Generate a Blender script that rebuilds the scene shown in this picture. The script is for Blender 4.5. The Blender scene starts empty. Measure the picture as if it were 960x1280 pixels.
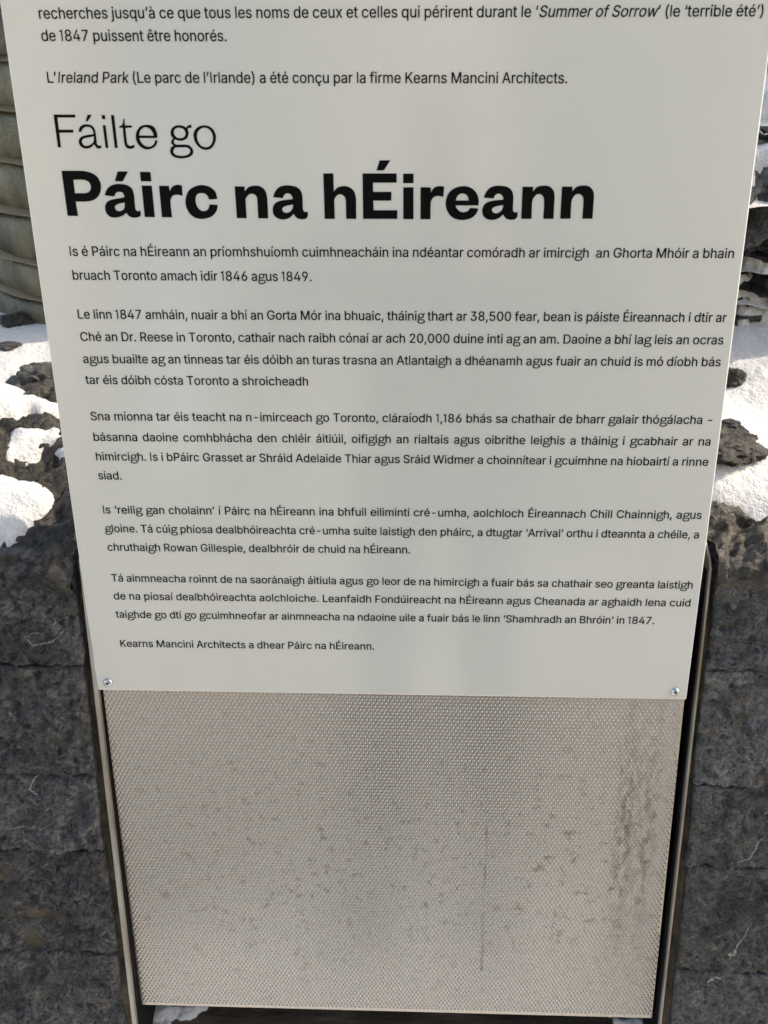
import bpy, bmesh, math, random
import numpy as np
from mathutils import Vector, Matrix, noise

SC = bpy.context.scene
COL = SC.collection
R = math.radians

# ---------------------------------------------------------------- camera, sky, sun, exposure
LEAN = R(20)                                     # the sign and the wall lean back from the vertical
OZ = 0.62                                        # height of the lower edge of the printed sheet
FRAME = Matrix.Translation((0, 0, OZ)) @ Matrix.Rotation(math.pi / 2 - LEAN, 4, 'X')   # sign plane: x right, y up, z out
FPX, CX, CY = 1050.0, 521.95, 640.0
DU = Vector((0.9996970, 0.0117489, -0.0216313)); UP = Vector((0.0038163, -0.9420958, -0.3353222)); NN = Vector((-0.0243184, 0.3351381, -0.9418551)); TT = Vector((-0.3337382, 0.1858975, 0.8772690))
def cam2plane(p): return Vector((p.dot(DU), p.dot(UP), p.dot(NN)))
cam_pos = FRAME @ cam2plane(-TT)
rot = FRAME.to_3x3()
cr, cu, cb = rot @ cam2plane(Vector((1, 0, 0))), rot @ cam2plane(Vector((0, -1, 0))), rot @ cam2plane(Vector((0, 0, -1)))
cd = bpy.data.cameras.new('camera'); cam = bpy.data.objects.new('camera', cd); COL.objects.link(cam)
m = Matrix((cr, cu, cb)).transposed().to_4x4(); m.translation = cam_pos
cam.matrix_world = m
cd.sensor_fit = 'VERTICAL'; cd.sensor_height = 9.8; cd.sensor_width = 7.35
cd.lens = 9.8 * FPX / 1280; cd.shift_x = -(CX - 480) / 1280
cd.clip_start = 0.02; cd.clip_end = 500
cd.dof.use_dof = True; cd.dof.focus_distance = 0.86; cd.dof.aperture_fstop = 2.4
SC.camera = cam

SUN_EL, SUN_AZ = R(35), R(72)                    # azimuth from +y towards +x
W = bpy.data.worlds.new('World'); SC.world = W; W.use_nodes = True
wn = W.node_tree; bg = wn.nodes['Background']; sky = wn.nodes.new('ShaderNodeTexSky')
sky.sky_type = 'NISHITA'; sky.sun_disc = False; sky.sun_elevation = SUN_EL; sky.sun_rotation = SUN_AZ
sky.dust_density = 2.0; sky.air_density = 1.0
wn.links.new(sky.outputs[0], bg.inputs[0]); bg.inputs[1].default_value = 0.15
sd = bpy.data.lights.new('sun', 'SUN'); sd.energy = 2.0; sd.angle = R(0.55); sd.color = (1, .95, .87)
so = bpy.data.objects.new('sun', sd); COL.objects.link(so)
sdir = Vector((math.sin(SUN_AZ) * math.cos(SUN_EL), math.cos(SUN_AZ) * math.cos(SUN_EL), math.sin(SUN_EL)))
so.rotation_euler = (-sdir).to_track_quat('-Z', 'Y').to_euler()
SC.view_settings.view_transform = 'Standard'; SC.view_settings.look = 'None'
SC.view_settings.exposure = 1.18; SC.view_settings.gamma = 1
SC.view_settings.use_white_balance = True; SC.view_settings.white_balance_temperature = 7550; SC.view_settings.white_balance_tint = 10

# ---------------------------------------------------------------- helpers
def gp(x, y, z):
    """point of the photograph seen on the horizontal level z"""
    d = rot @ cam2plane(Vector(((x - CX) / FPX, (y - CY) / FPX, 1)))
    return cam_pos + d * ((z - cam_pos.z) / d.z)
def tag(o, label=None, cat=None, group=None, kind=None):
    for k, v in (('label', label), ('category', cat), ('group', group), ('kind', kind)):
        if v: o[k] = v
    return o
def mesh_obj(name, verts, faces, mat, parent=None, smooth=False, loc=None):
    me = bpy.data.meshes.new(name); me.from_pydata([tuple(v) for v in verts], [], faces); me.update()
    if smooth: me.polygons.foreach_set('use_smooth', [True] * len(me.polygons))
    if mat: me.materials.append(mat)
    o = bpy.data.objects.new(name, me); COL.objects.link(o)
    if parent:
        o.parent = parent
        if loc is not None: o.location = loc
    return o
def thing(name, label, cat, base=None, group=None, world=None):
    o = bpy.data.objects.new(name, None); COL.objects.link(o); o.empty_display_size = .05
    if base is not None:
        o.matrix_world = FRAME @ Matrix.Translation(base); o['_b'] = list(base)
    else: o.location = world
    return tag(o, label, cat, group)
def part(name, parent, verts, faces, mat, smooth=False):       # a part given in sign-plane coordinates
    b = Vector(parent['_b']) if '_b' in parent else Vector((0, 0, 0))
    return mesh_obj(name, verts, faces, mat, parent, smooth, -b)
def box(u0, u1, v0, v1, w0, w1):
    vs = [(u, v, w) for w in (w0, w1) for v in (v0, v1) for u in (u0, u1)]
    return vs, [(0, 2, 3, 1), (4, 5, 7, 6), (0, 1, 5, 4), (2, 6, 7, 3), (0, 4, 6, 2), (1, 3, 7, 5)]
def bevel(o, w, seg=2):
    md = o.modifiers.new('bevel', 'BEVEL'); md.width = w; md.segments = seg; md.limit_method = 'ANGLE'
    return o
def fbm(x, y, z=0., o=5, h=.9): return noise.fractal(Vector((x, y, z)), h, 2.1, o)
def sstep(a, b, x):
    t = min(1, max(0, (x - a) / (b - a))); return t * t * (3 - 2 * t)

# ---------------------------------------------------------------- materials
class NT:
    def __init__(s, name):
        s.m = bpy.data.materials.new(name); s.m.use_nodes = True; s.t = s.m.node_tree
        s.b = s.t.nodes['Principled BSDF']; s.out = s.t.nodes['Material Output']
        s.tc = s.t.nodes.new('ShaderNodeTexCoord'); s.co = s.tc.outputs['Object']
    def n(s, typ, **kw):
        nd = s.t.nodes.new(typ)
        for k, v in kw.items():
            if k in nd.inputs: s.put(nd.inputs[k], v)
            else: setattr(nd, k, v)
        return nd
    def put(s, i, v):
        if hasattr(v, 'type') and hasattr(v, 'links'): s.t.links.new(v, i)
        else: i.default_value = v
    def noise(s, scale, detail=6, rough=.6, co=None, dist=0.):
        nd = s.n('ShaderNodeTexNoise'); nd.inputs['Scale'].default_value = scale; nd.inputs['Detail'].default_value = detail
        nd.inputs['Roughness'].default_value = rough; nd.inputs['Distortion'].default_value = dist
        s.t.links.new(co or s.co, nd.inputs['Vector']); return nd.outputs['Fac']
    def voro(s, scale, feature='F1', co=None, out='Distance', rnd=1.):
        nd = s.n('ShaderNodeTexVoronoi'); nd.feature = feature; nd.inputs['Scale'].default_value = scale
        nd.inputs['Randomness'].default_value = rnd
        s.t.links.new(co or s.co, nd.inputs['Vector']); return nd.outputs[out]
    def ramp(s, fac, stops, interp='LINEAR'):
        nd = s.n('ShaderNodeValToRGB'); cr_ = nd.color_ramp; cr_.interpolation = interp
        while len(cr_.elements) < len(stops): cr_.elements.new(.5)
        for e, (p, c) in zip(cr_.elements, stops):
            e.position = p; e.color = (c, c, c, 1) if not isinstance(c, tuple) else (*c, 1)
        s.t.links.new(fac, nd.inputs[0]); return nd.outputs[0]
    def mix(s, fac, a, b, mode='MIX'):
        nd = s.n('ShaderNodeMix'); nd.data_type = 'RGBA'; nd.blend_type = mode
        s.put(nd.inputs[0], fac); s.put(nd.inputs[6], a if not isinstance(a, tuple) else (*a, 1)); s.put(nd.inputs[7], b if not isinstance(b, tuple) else (*b, 1))
        return nd.outputs[2]
    def math(s, op, a, b=0., c=0.):
        nd = s.n('ShaderNodeMath'); nd.operation = op; s.put(nd.inputs[0], a); s.put(nd.inputs[1], b); s.put(nd.inputs[2], c); return nd.outputs[0]
    def map(s, scale=(1, 1, 1), loc=(0, 0, 0), co=None):
        nd = s.n('ShaderNodeMapping'); nd.inputs['Scale'].default_value = scale; nd.inputs['Location'].default_value = loc
        s.t.links.new(co or s.co, nd.inputs[0]); return nd.outputs[0]
    def sep(s, co=None):
        nd = s.n('ShaderNodeSeparateXYZ'); s.t.links.new(co or s.co, nd.inputs[0]); return nd.outputs
    def bump(s, h, dist, strength=1., nrm=None):
        nd = s.n('ShaderNodeBump'); nd.inputs['Distance'].default_value = dist; nd.inputs['Strength'].default_value = strength
        s.put(nd.inputs['Height'], h)
        if nrm: s.t.links.new(nrm, nd.inputs['Normal'])
        return nd.outputs[0]
    def done(s, color=None, rough=None, metal=None, nrm=None, **kw):
        B = s.b.inputs
        if color is not None: s.put(B['Base Color'], color if not isinstance(color, tuple) else (*color, 1))
        if rough is not None: s.put(B['Roughness'], rough)
        if metal is not None: s.put(B['Metallic'], metal)
        if nrm is not None: s.put(B['Normal'], nrm)
        for k, v in kw.items(): s.put(B[k], v)
        return s.m

def mat_stone(name, dark, light, brown, flecks=.5):
    t = NT(name)
    oi = t.n('ShaderNodeObjectInfo').outputs['Random']
    big = t.noise(9, 5, .6, dist=.6); mid = t.noise(45, 8, .68, dist=.8); fine = t.noise(260, 5, .7)
    c = t.mix(t.ramp(mid, [(.34, 0.), (.66, 1.)]), dark, light)
    c = t.mix(t.ramp(big, [(.45, 0.), (.68, .75)]), c, brown)
    c = t.mix(t.ramp(fine, [(.35, .35), (.7, 0.)]), c, tuple(x * .45 for x in dark))
    warp = t.map((1, 1, 1)); nz = t.n('ShaderNodeTexNoise'); nz.inputs['Scale'].default_value = 14; nz.inputs['Detail'].default_value = 3
    t.t.links.new(t.co, nz.inputs['Vector'])
    wv = t.n('ShaderNodeVectorMath'); wv.operation = 'MULTIPLY_ADD'
    t.t.links.new(nz.outputs['Color'], wv.inputs[0]); wv.inputs[1].default_value = (.09, .09, .09); t.t.links.new(t.co, wv.inputs[2])
    vein = t.voro(13, 'DISTANCE_TO_EDGE', wv.outputs[0])
    vm = t.math('MULTIPLY', t.ramp(vein, [(.0, 1.), (.012, 0.)]), t.ramp(t.noise(11, 2), [(.56, 0.), (.64, 1.)]))
    c = t.mix(t.math('MULTIPLY', vm, .55 * flecks * 2), c, (.36, .35, .32))
    fl = t.math('MULTIPLY', t.ramp(t.voro(240), [(.10, 1.), (.22, 0.)]), t.ramp(t.noise(38, 3, co=wv.outputs[0]), [(.52, 0.), (.66, 1.)]))
    c = t.mix(t.math('MULTIPLY', fl, flecks), c, (.38, .37, .33))
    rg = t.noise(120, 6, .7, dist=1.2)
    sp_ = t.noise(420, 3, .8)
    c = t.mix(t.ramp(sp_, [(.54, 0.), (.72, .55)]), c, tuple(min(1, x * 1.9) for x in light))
    c = t.mix(t.ramp(rg, [(.36, .85), (.5, 0.)]), c, tuple(x * .3 for x in dark))  # relief shade painted into the colour: crevices darkened where rg dips
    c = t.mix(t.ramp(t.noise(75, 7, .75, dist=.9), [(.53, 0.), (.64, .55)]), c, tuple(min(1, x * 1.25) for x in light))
    c = t.mix(t.ramp(t.noise(17, 4, .6, dist=.4), [(.5, 0.), (.62, .6)]), c, tuple(x * .9 for x in dark))
    h = t.math('ADD', t.math('MULTIPLY', mid, 1.2), t.math('MULTIPLY', rg, 1.1))
    h = t.math('SUBTRACT', h, t.math('MULTIPLY', t.ramp(vein, [(0, 1.), (.03, 0.)]), .25))
    nb = t.bump(h, .018, 1.); nb = t.bump(fine, .005, 1., nb)
    hs = t.n('ShaderNodeHueSaturation'); t.put(hs.inputs['Value'], t.math('MULTIPLY_ADD', oi, .5, .80)); t.put(hs.inputs['Color'], c)
    return t.done(hs.outputs[0], t.ramp(mid, [(.3, .36), (.7, .6)]), 0., nb, **{'Specular IOR Level': .5})
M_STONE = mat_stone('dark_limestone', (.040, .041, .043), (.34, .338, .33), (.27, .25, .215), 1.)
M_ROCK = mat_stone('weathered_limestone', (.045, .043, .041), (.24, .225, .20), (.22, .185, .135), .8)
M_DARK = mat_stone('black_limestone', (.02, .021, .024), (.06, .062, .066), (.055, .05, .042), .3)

t = NT('snow')
h = t.math('ADD', t.math('MULTIPLY', t.noise(28, 4, .5), 1.), t.math('ADD', t.math('MULTIPLY', t.noise(330, 3, .7), .16), t.math('MULTIPLY', t.noise(110, 4, .65), .35)))
spk = t.ramp(t.voro(75), [(.03, 1.), (.05, 0.)])
snc = t.mix(t.math('MULTIPLY', spk, .12), (.72, .72, .715), (.42, .39, .33))
M_SNOW = t.done(snc, .75, 0., t.bump(h, .009, .9), **{'Subsurface Weight': .15, 'Subsurface Radius': (.012, .014, .016), 'Subsurface Scale': .5})

t = NT('grey_painted_sheet')
mt = t.noise(3.2, 3, .5); fg = t.noise(900, 2, .5)
c = t.mix(t.ramp(mt, [(.35, 0.), (.7, 1.)]), (.635, .640, .585), (.650, .652, .592))
c = t.mix(t.math('MULTIPLY', t.ramp(fg, [(.4, 0.), (.7, 1.)]), .05), c, (.45, .45, .42))
sc_ = t.ramp(t.noise(9, 5, .7, co=t.map((1.6, .5, 1), (4, 2, 0))), [(.50, 0.), (.75, 1.)])
sp_ = t.math('MULTIPLY', t.ramp(t.voro(210), [(.05, 1.), (.12, 0.)]), t.ramp(t.noise(16, 3), [(.55, 0.), (.68, 1.)]))
c = t.mix(t.math('ADD', t.math('MULTIPLY', sc_, .07), t.math('MULTIPLY', sp_, .16)), c, (.40, .37, .31))
M_PANEL = t.done(c, t.math('MULTIPLY_ADD', t.noise(5, 4), .04, .13), 0., t.bump(t.noise(1.6, 2), .0016, .3), **{'Specular IOR Level': .9, 'Coat Weight': .15, 'Coat Roughness': .10})
t = NT('cut_aluminium_edge'); M_EDGE = t.done((.83, .82, .78), .35, .2)
t = NT('black_print'); M_INK = t.done(t.mix(t.noise(60, 3), (.0035, .0035, .004), (.006, .006, .0065)), .45, 0., **{'Specular IOR Level': .05})
t = NT('black_painted_steel'); M_BLACK = t.done(t.mix(t.noise(40, 4), (.004, .004, .005), (.009, .009, .01)), .7, 0., **{'Specular IOR Level': .2})
t = NT('bright_screw_steel'); M_SCREW = t.done((.66, .67, .69), t.math('MULTIPLY_ADD', t.noise(500, 3), .15, .18), 1.)
t = NT('dark_socket'); M_SOCK = t.done(t.mix(t.noise(300, 2), (.05, .05, .055), (.1, .1, .1)), .5, .8)

t = NT('worn_stainless_steel')                                   # fins
st = t.noise(30, 5, .6, co=t.map((1, .12, 1)))
c = t.mix(t.ramp(st, [(.4, 0.), (.65, 1.)]), (.46, .45, .425), (.20, .165, .12))
M_FIN = t.done(c, t.math('MULTIPLY_ADD', t.noise(60, 4), .25, .38), .55, t.bump(t.noise(200, 4), .0003, .5))
t = NT('brown_stained_mortar')
c = t.mix(t.ramp(t.noise(26, 7, .7), [(.35, 0.), (.65, 1.)]), (.035, .03, .022), (.125, .1, .066))
c = t.mix(t.ramp(t.noise(150, 5, .7), [(.6, 0.), (.72, .8)]), c, (.22, .2, .16))
M_MORTAR = t.done(c, .85, 0., t.bump(t.noise(130, 8, .75), .004, .9))

# embossed lower sheet: weathered metal with drip marks and brown dirt (positions in sign-plane metres)
t = NT('embossed_stainless_sheet')
X, Y, Z = t.sep()
def gauss(coord, c0, w_): 
    d = t.math('DIVIDE', t.math('SUBTRACT', coord, c0), w_); return t.math('POWER', 2.718, t.math('MULTIPLY', t.math('MULTIPLY', d, d), -1.))
wob = t.math('MULTIPLY_ADD', t.noise(12, 3), .012, -.006)
Xw = t.math('ADD', X, wob)
blot = t.ramp(t.noise(85, 5, .7), [(.56, 0.), (.66, 1.)])
blot2 = t.ramp(t.noise(190, 3, .7, co=t.map((1, .7, 1), (3, 1, 0))), [(.63, 0.), (.71, 1.)])
zone = t.math('ADD', gauss(Y, -.2, .13), .15)
b1 = t.math('MULTIPLY', blot, t.math('MULTIPLY', zone, .6))
b2 = t.math('MULTIPLY', blot2, .3)
drip = t.math('MULTIPLY', gauss(t.math('ADD', X, t.math('MULTIPLY_ADD', t.noise(14, 2), .004, -.002)), .4105, .0013), t.math('MULTIPLY', t.ramp(Y, [(0, 0.), (1, 1.)]) if False else t.math('MULTIPLY', t.math('LESS_THAN', Y, -.145), t.math('GREATER_THAN', Y, -.365)), t.ramp(t.noise(70, 5, .7, co=t.map((1, .35, 1))), [(.42, .05), (.60, .75)])))
streak = t.math('MULTIPLY', t.math('ADD', gauss(Xw, .562, .012), t.math('MULTIPLY', gauss(Xw, .585, .009), .8)), t.math('MULTIPLY', t.ramp(t.noise(130, 6, .75, co=t.map((1.3, .5, 1))), [(.44, 0.), (.58, 1.)]), gauss(Y, -.17, .15)))
dirt = t.math('MINIMUM', t.math('ADD', t.math('ADD', b1, b2), t.math('ADD', drip, t.math('MULTIPLY', streak, .85))), .85)
warm = t.ramp(t.noise(4, 3), [(.35, 0.), (.7, 1.)])
c = t.mix(warm, (.47, .445, .405), (.445, .425, .39))
c = t.mix(dirt, c, (.20, .165, .13))
M_EMB = t.done(c, t.math('MULTIPLY_ADD', dirt, .3, .26), t.math('MULTIPLY_ADD', dirt, -.5, .93), t.bump(t.noise(700, 2), .0001, .4))

t = NT('rusty_base_steel')
c = t.mix(t.ramp(t.noise(18, 6, .65, co=t.map((.5, 3, 3))), [(.35, 0.), (.7, 1.)]), (.035, .026, .018), (.12, .088, .058))
M_BASE = t.done(c, .6, .1, t.bump(t.noise(60, 6, co=t.map((.4, 3, 3))), .003, .7))

t = NT('stacked_green_glass')
oi = t.n('ShaderNodeObjectInfo').outputs['Random']
g1 = t.noise(7, 4, .6, co=t.map((1.6, 1.6, .5))); g2 = t.noise(40, 5, .6)
c = t.mix(t.ramp(g1, [(.38, 0.), (.62, 1.)]), (.055, .052, .026), (.27, .255, .17))
c = t.mix(t.ramp(g2, [(.5, 0.), (.8, .5)]), c, (.17, .13, .07))
hs = t.n('ShaderNodeHueSaturation'); t.put(hs.inputs['Value'], t.math('MULTIPLY_ADD', oi, .5, .75)); t.put(hs.inputs['Color'], c)
M_GLASS = t.done(hs.outputs[0], t.math('MULTIPLY_ADD', g2, .2, .12), 0., t.bump(t.math('ADD', g2, t.math('MULTIPLY', t.noise(160, 5, .7), .5)), .006, .6), **{'Transmission Weight': .25, 'IOR': 1.45})
t = NT('tan_joint'); M_JOINT = t.done(t.mix(t.noise(40, 5), (.16, .125, .075), (.3, .25, .17)), .6, 0., t.bump(t.noise(90, 5), .003, .7))

t = NT('beige_paving')
c = t.mix(t.ramp(t.noise(1.4, 6, .6), [(.38, 0.), (.62, 1.)]), (.30, .265, .215), (.42, .385, .33))
c = t.mix(t.ramp(t.noise(.55, 5, .55), [(.55, 0.), (.58, 1.)]), c, (.8, .8, .8))
M_PAVE = t.done(c, .85, 0., t.bump(t.noise(40, 5), .004, .6))

# ---------------------------------------------------------------- setting: ground, snow
def sheet(x0, x1, y0, y1, z): return [(x0, y0, z), (x1, y0, z), (x1, y1, z), (x0, y1, z)], [(0, 1, 2, 3)]
g = mesh_obj('ground', *sheet(-150, 150, -150, 150, 0), M_PAVE); tag(g, kind='structure')

LEVEL = .765
def snow_z(x, y):
    base = LEVEL + .030 * fbm(x * 1.7 + 3, y * 1.7, 2, 4) + .010 * fbm(x * 7, y * 7, 5, 3)
    if x > .55: base += -.006 - .05 * sstep(.20, .11, y)
    else: base += -.055 * sstep(.38, .27, y + .02 * fbm(x * 8, y * 8, 1, 3))
    # shallow hollow that turns its shaded side to the viewer
    bx, by = BUMP
    d2 = ((x - bx) / .05) ** 2 + ((y - by) / .022) ** 2
    base += .020 * math.exp(-d2)
    return base + .02 * max(0, y - 2.5)
BUMP = gp(965, 628, LEVEL)[:2]
def grid(xs, ys, fz):
    vs = [(x, y, fz(x, y)) for y in ys for x in xs]; n = len(xs)
    fs = [(j * n + i, j * n + i + 1, (j + 1) * n + i + 1, (j + 1) * n + i) for j in range(len(ys) - 1) for i in range(n - 1)]
    return vs, fs
def spread(a, b, step, far, grow=1.25):
    out = list(np.arange(a, b, step)); s = step
    x = b
    while x < far: out.append(x); s *= grow; x += s
    return out
ys = spread(.07, 1.6, .016, 60)
xs = spread(-1.6, 2.2, .02, 50); xs = [-x for x in reversed(spread(1.6, 1.62, .02, 50))][:-1] + xs
sn = mesh_obj('snow_ground', *grid(xs, ys, snow_z), M_SNOW, smooth=True); tag(sn, kind='structure')

def silo(x, y, r_, h_, label):  # unseen silos, added for warm bounce light and reflections on the sign face
    t = silo
    vs, fs = [], []; n = 64; zs = [0, .3, h_ * .25, h_ * .5, h_ * .75, h_ - .6, h_ - .6, h_]
    rr = [r_ * 1.02, r_, r_, r_, r_, r_, r_ * 1.02, r_ * 1.02]
    for z_, q in zip(zs, rr):
        for i in range(n): vs.append((q * math.cos(2 * math.pi * i / n), q * math.sin(2 * math.pi * i / n), z_))
    for j in range(len(zs) - 1):
        for i in range(n): fs.append((j * n + i, j * n + (i + 1) % n, (j + 1) * n + (i + 1) % n, (j + 1) * n + i))
    fs.append(tuple((len(zs) - 1) * n + i for i in range(n)))
    o = mesh_obj('bounce_silo', vs, fs, M_CONC); o.location = (x, y, 0); tag(o, label, 'silo', 'unseen concrete silos added for bounce light')
t = NT('pale_concrete')
c = t.mix(t.ramp(t.noise(.5, 6, .6, co=t.map((1, 1, .25))), [(.35, 0.), (.65, 1.)]), (.44, .41, .36), (.66, .62, .55))
M_CONC = t.done(c, .9, 0., t.bump(t.noise(3, 5), .02, .5))
for i_, (x_, lab_) in enumerate(((-19, 'leftmost unseen pale concrete silo added for warm bounce light'), (-2.5, 'middle unseen pale concrete silo added behind the photographer for bounce light'), (11, 'unseen pale concrete silo right of the middle one, added for bounce light'), (25.5, 'rightmost unseen pale concrete silo added for warm bounce light'))):
    silo(x_, -34, 6.6, 27, lab_)

# ---------------------------------------------------------------- stones
def chip(u, v, s_):                               # broken facets: distance to the nearest chip centre
    q = .012 * fbm(u * 30, v * 30, s_, 3)
    return noise.voronoi(Vector((u * 30 + q * 30, v * 44 + q * 30, s_)))[0][0]
def stone_mesh(u0, u1, v0, v1, w0, seed, res=.0028, amp=.006, back=-.10, slope=0., rag=.0016, edge=.004, coarse=1., near=False):
    """a rough-split block: the front face is a displaced sheet with rounded, uneven arrises; sides run back to w = back"""
    nu, nv = max(4, int((u1 - u0) / (res * coarse))), max(4, int((v1 - v0) / res))
    vs, fs = [], []
    for j in range(nv + 1):
        for i in range(nu + 1):
            a, b = i / nu, j / nv
            u, v = u0 + (u1 - u0) * a, v0 + (v1 - v0) * b
            e = min(u - u0, u1 - u, v - v0, v1 - v)
            f = 1 - sstep(0, edge, e)
            ur = u + rag * fbm(v * 30, seed * 7.1, 3, 3) * (1 if a < .5 else -1) * (1 - 2 * abs(.5 - a) < .3)
            vr = v + rag * .8 * fbm(u * 26, seed * 3.3, 8, 3) * (abs(.5 - b) > .3)
            d = amp * (.8 * fbm(u * 11 + seed, v * 11, seed, 3) + .60 * (noise.ridged_multi_fractal(Vector((u * 26, v * 26 + seed, seed)), .8, 2.1, 5, 1., 2.) - 1.1) + .30 * fbm(u * 95, v * 95, seed, 4, .5) + (.16 * noise.noise(Vector((u * 420, v * 420, seed))) if near else 0) - .75 * min(.6, chip(u, v, seed)))
            w = w0 - slope * v + d - f * f * edge * .9
            vs.append((ur, vr, w))
    n = nu + 1
    for j in range(nv):
        for i in range(nu): fs.append((j * n + i, j * n + i + 1, (j + 1) * n + i + 1, (j + 1) * n + i))
    rim = [i for i in range(n)] + [j * n + nu for j in range(1, nv + 1)] + [nv * n + i for i in range(nu - 1, -1, -1)] + [j * n for j in range(nv - 1, 0, -1)]
    k0 = len(vs)
    for r_ in rim: vs.append((vs[r_][0], vs[r_][1], back))
    m_ = len(rim)
    for q in range(m_): fs.append((rim[q], k0 + q, k0 + (q + 1) % m_, rim[(q + 1) % m_]))
    return vs, fs
SL = .058                                        # the wall stands a little steeper than the sheet

STONES = {}
def build_wall(side):
    if side < 0:
        w = thing('stone_wall', 'dark rough limestone block wall to the left of the sign, snow on top', 'wall', (-.3, -.66, -.02))
        e = -.0115; far = -1.25; courses = [(.0300, .150), (-.1035, .0286), (-.196, -.1048), (-.3405, -.1974), (-.49, -.3418), (-.63, -.4914)]
        edges = [-.0105, -.0125, -.0140, -.0120, -.0135, -.012]
    else:
        w = thing('stone_wall', 'dark limestone block wall to the right of the sign beneath brown rubble', 'wall', (1., -.66, -.02))
        e = .627; far = 1.9; courses = [(.0342, .148), (-.1003, .0328), (-.1995, -.1016), (-.3415, -.2008), (-.49, -.3428), (-.63, -.4914)]
        edges = [.6275, .6265, .6285, .6315, .632, .631]
    rnd = random.Random(5 + side)
    for ci, ((v0, v1), ed) in enumerate(zip(courses, edges)):
        cuts = [ed]; 
        while abs(cuts[-1] - far) > .26: cuts.append(cuts[-1] + side * rnd.uniform(.19, .33))
        cuts.append(far)
        for i in range(len(cuts) - 1):
            a, b = cuts[i], cuts[i + 1]
            if i: a += side * .0018
            lo, hi = min(a, b), max(a, b)
            near = i == 0
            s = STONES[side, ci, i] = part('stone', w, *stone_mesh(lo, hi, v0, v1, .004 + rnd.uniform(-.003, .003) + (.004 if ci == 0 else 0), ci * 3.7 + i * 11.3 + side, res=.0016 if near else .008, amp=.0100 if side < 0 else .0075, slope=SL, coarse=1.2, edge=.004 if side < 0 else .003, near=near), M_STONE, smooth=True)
    # mortar behind the faces, and the stained strip between the blocks and the steel
    a, b = sorted((e + side * -.004 * 1, far))
    vs, fs = [], []
    xs_ = [-.0045, far] if side < 0 else [.6225, far]
    xs_.sort()
    nu = 60; 
    us = [xs_[0] + (xs_[1] - xs_[0]) * (i / nu) for i in range(nu + 1)] if False else sorted(list(np.linspace(xs_[0], xs_[1], 40)) + list(np.linspace(-.0045, -.03, 9)[1:] if side < 0 else np.linspace(.6225, .65, 9)[1:]))
    vv = list(np.arange(-.63, .150, .006))
    for v in vv:
        for u in us:
            inner = (u > e) if side < 0 else (u < e); vs.append((u, v, (-.0075 if inner else -.006) - SL * v + (.004 if inner else .001) * fbm(u * 60, v * 60, 4, 4)))
    n = len(us)
    for j in range(len(vv) - 1):
        for i in range(n - 1): fs.append((j * n + i, j * n + i + 1, (j + 1) * n + i + 1, (j + 1) * n + i))
    part('mortar', w, vs, fs, M_MORTAR, True)
    return w
WALL_L = build_wall(-1); WALL_R = build_wall(1)

def to_plane(x, y, w=0.):
    d = Vector(((x - CX) / FPX, (y - CY) / FPX, 1)); o_ = TT + NN * w; t_ = o_.dot(NN) / d.dot(NN); p = d * t_ - TT
    return p.dot(DU), p.dot(UP)
t = NT('pale_calcite'); M_CALC = t.done(t.mix(t.ramp(t.noise(420, 4), [(.38, 0.), (.62, 1.)]), (.10, .10, .09), (.36, .35, .32)), .6, 0.)
def fossil(key, pix, rad):
    st_ = STONES[key]; pts = []
    pl = [to_plane(x, y, .0) for x, y in pix]; fine = []
    for (a, b), (c, d) in zip(pl, pl[1:]):
        pass
    for i in range(len(pl) - 1):
        p0, p1, p2, p3 = pl[max(0, i - 1)], pl[i], pl[i + 1], pl[min(len(pl) - 1, i + 2)]
        for k in range(5):
            t_ = k / 5; fine.append(tuple(.5 * (2 * b + (c - a) * t_ + (2 * a - 5 * b + 4 * c - d) * t_ ** 2 + (3 * b - a - 3 * c + d) * t_ ** 3) for a, b, c, d in zip(p0, p1, p2, p3)))
    fine.append(pl[-1])
    vs, fs = [], []; n = len(fine)
    for i, (u, v) in enumerate(fine):
        sc_w = 1.
        q = fine[min(n - 1, i + 1)]; p = fine[max(0, i - 1)]; tx, ty = q[0] - p[0], q[1] - p[1]; L = math.hypot(tx, ty) + 1e-9
        r_ = rad * (math.sin(math.pi * (i + .6) / (n + .2)) ** .6) * (.75 + .6 * fbm(u * 400, v * 400, 1, 3))
        # the piece stands 1 mm proud of the stone under it
        hit, loc, _, _ = st_.ray_cast(Vector((u, v, .08)), Vector((0, 0, -1)))
        w_ = (loc.z if hit else -SL * v) + .0002
        for a_ in (-1, -.4, .4, 1): vs.append((u - ty / L * r_ * a_, v + tx / L * r_ * a_, w_ + .0003 * (1 - a_ * a_)))
        if i:
            k = len(vs) - 8
            for j in range(3): fs.append((k + j, k + 4 + j, k + 5 + j, k + 1 + j))
    mesh_obj('fossil', vs, fs, M_CALC, st_, True)
zz_ = lambda ox, oy, s_, pts: [(ox + x / s_, oy + y / s_) for x, y in pts]
bpy.context.view_layer.update()
fossil((-1, 0, 0), zz_(0, 680, 4, [(205, 438), (165, 440), (148, 465), (165, 488), (200, 496), (250, 485), (300, 455), (335, 415)]), .0010)
fossil((-1, 2, 0), zz_(0, 960, 4, [(200, 30), (178, 45), (170, 75), (185, 98), (205, 104)]), .0017)
fossil((-1, 2, 0), zz_(0, 960, 4, [(228, 266), (250, 256), (270, 243)]), .0012)
fossil((-1, 2, 0), zz_(0, 960, 4, [(20, 240), (90, 250), (160, 256), (225, 262)]), .0005)
fossil((1, 2, 0), zz_(760, 900, 3.37, [(512, 542), (560, 545), (600, 522), (630, 482), (655, 458)]), .0011)
fossil((1, 3, 0), zz_(760, 900, 3.37, [(482, 945), (497, 915), (520, 885), (548, 862), (565, 830), (582, 795)]), .0011)
fossil((1, 3, 0), zz_(760, 900, 3.37, [(478, 915), (500, 925), (512, 905)]), .0024)
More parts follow.
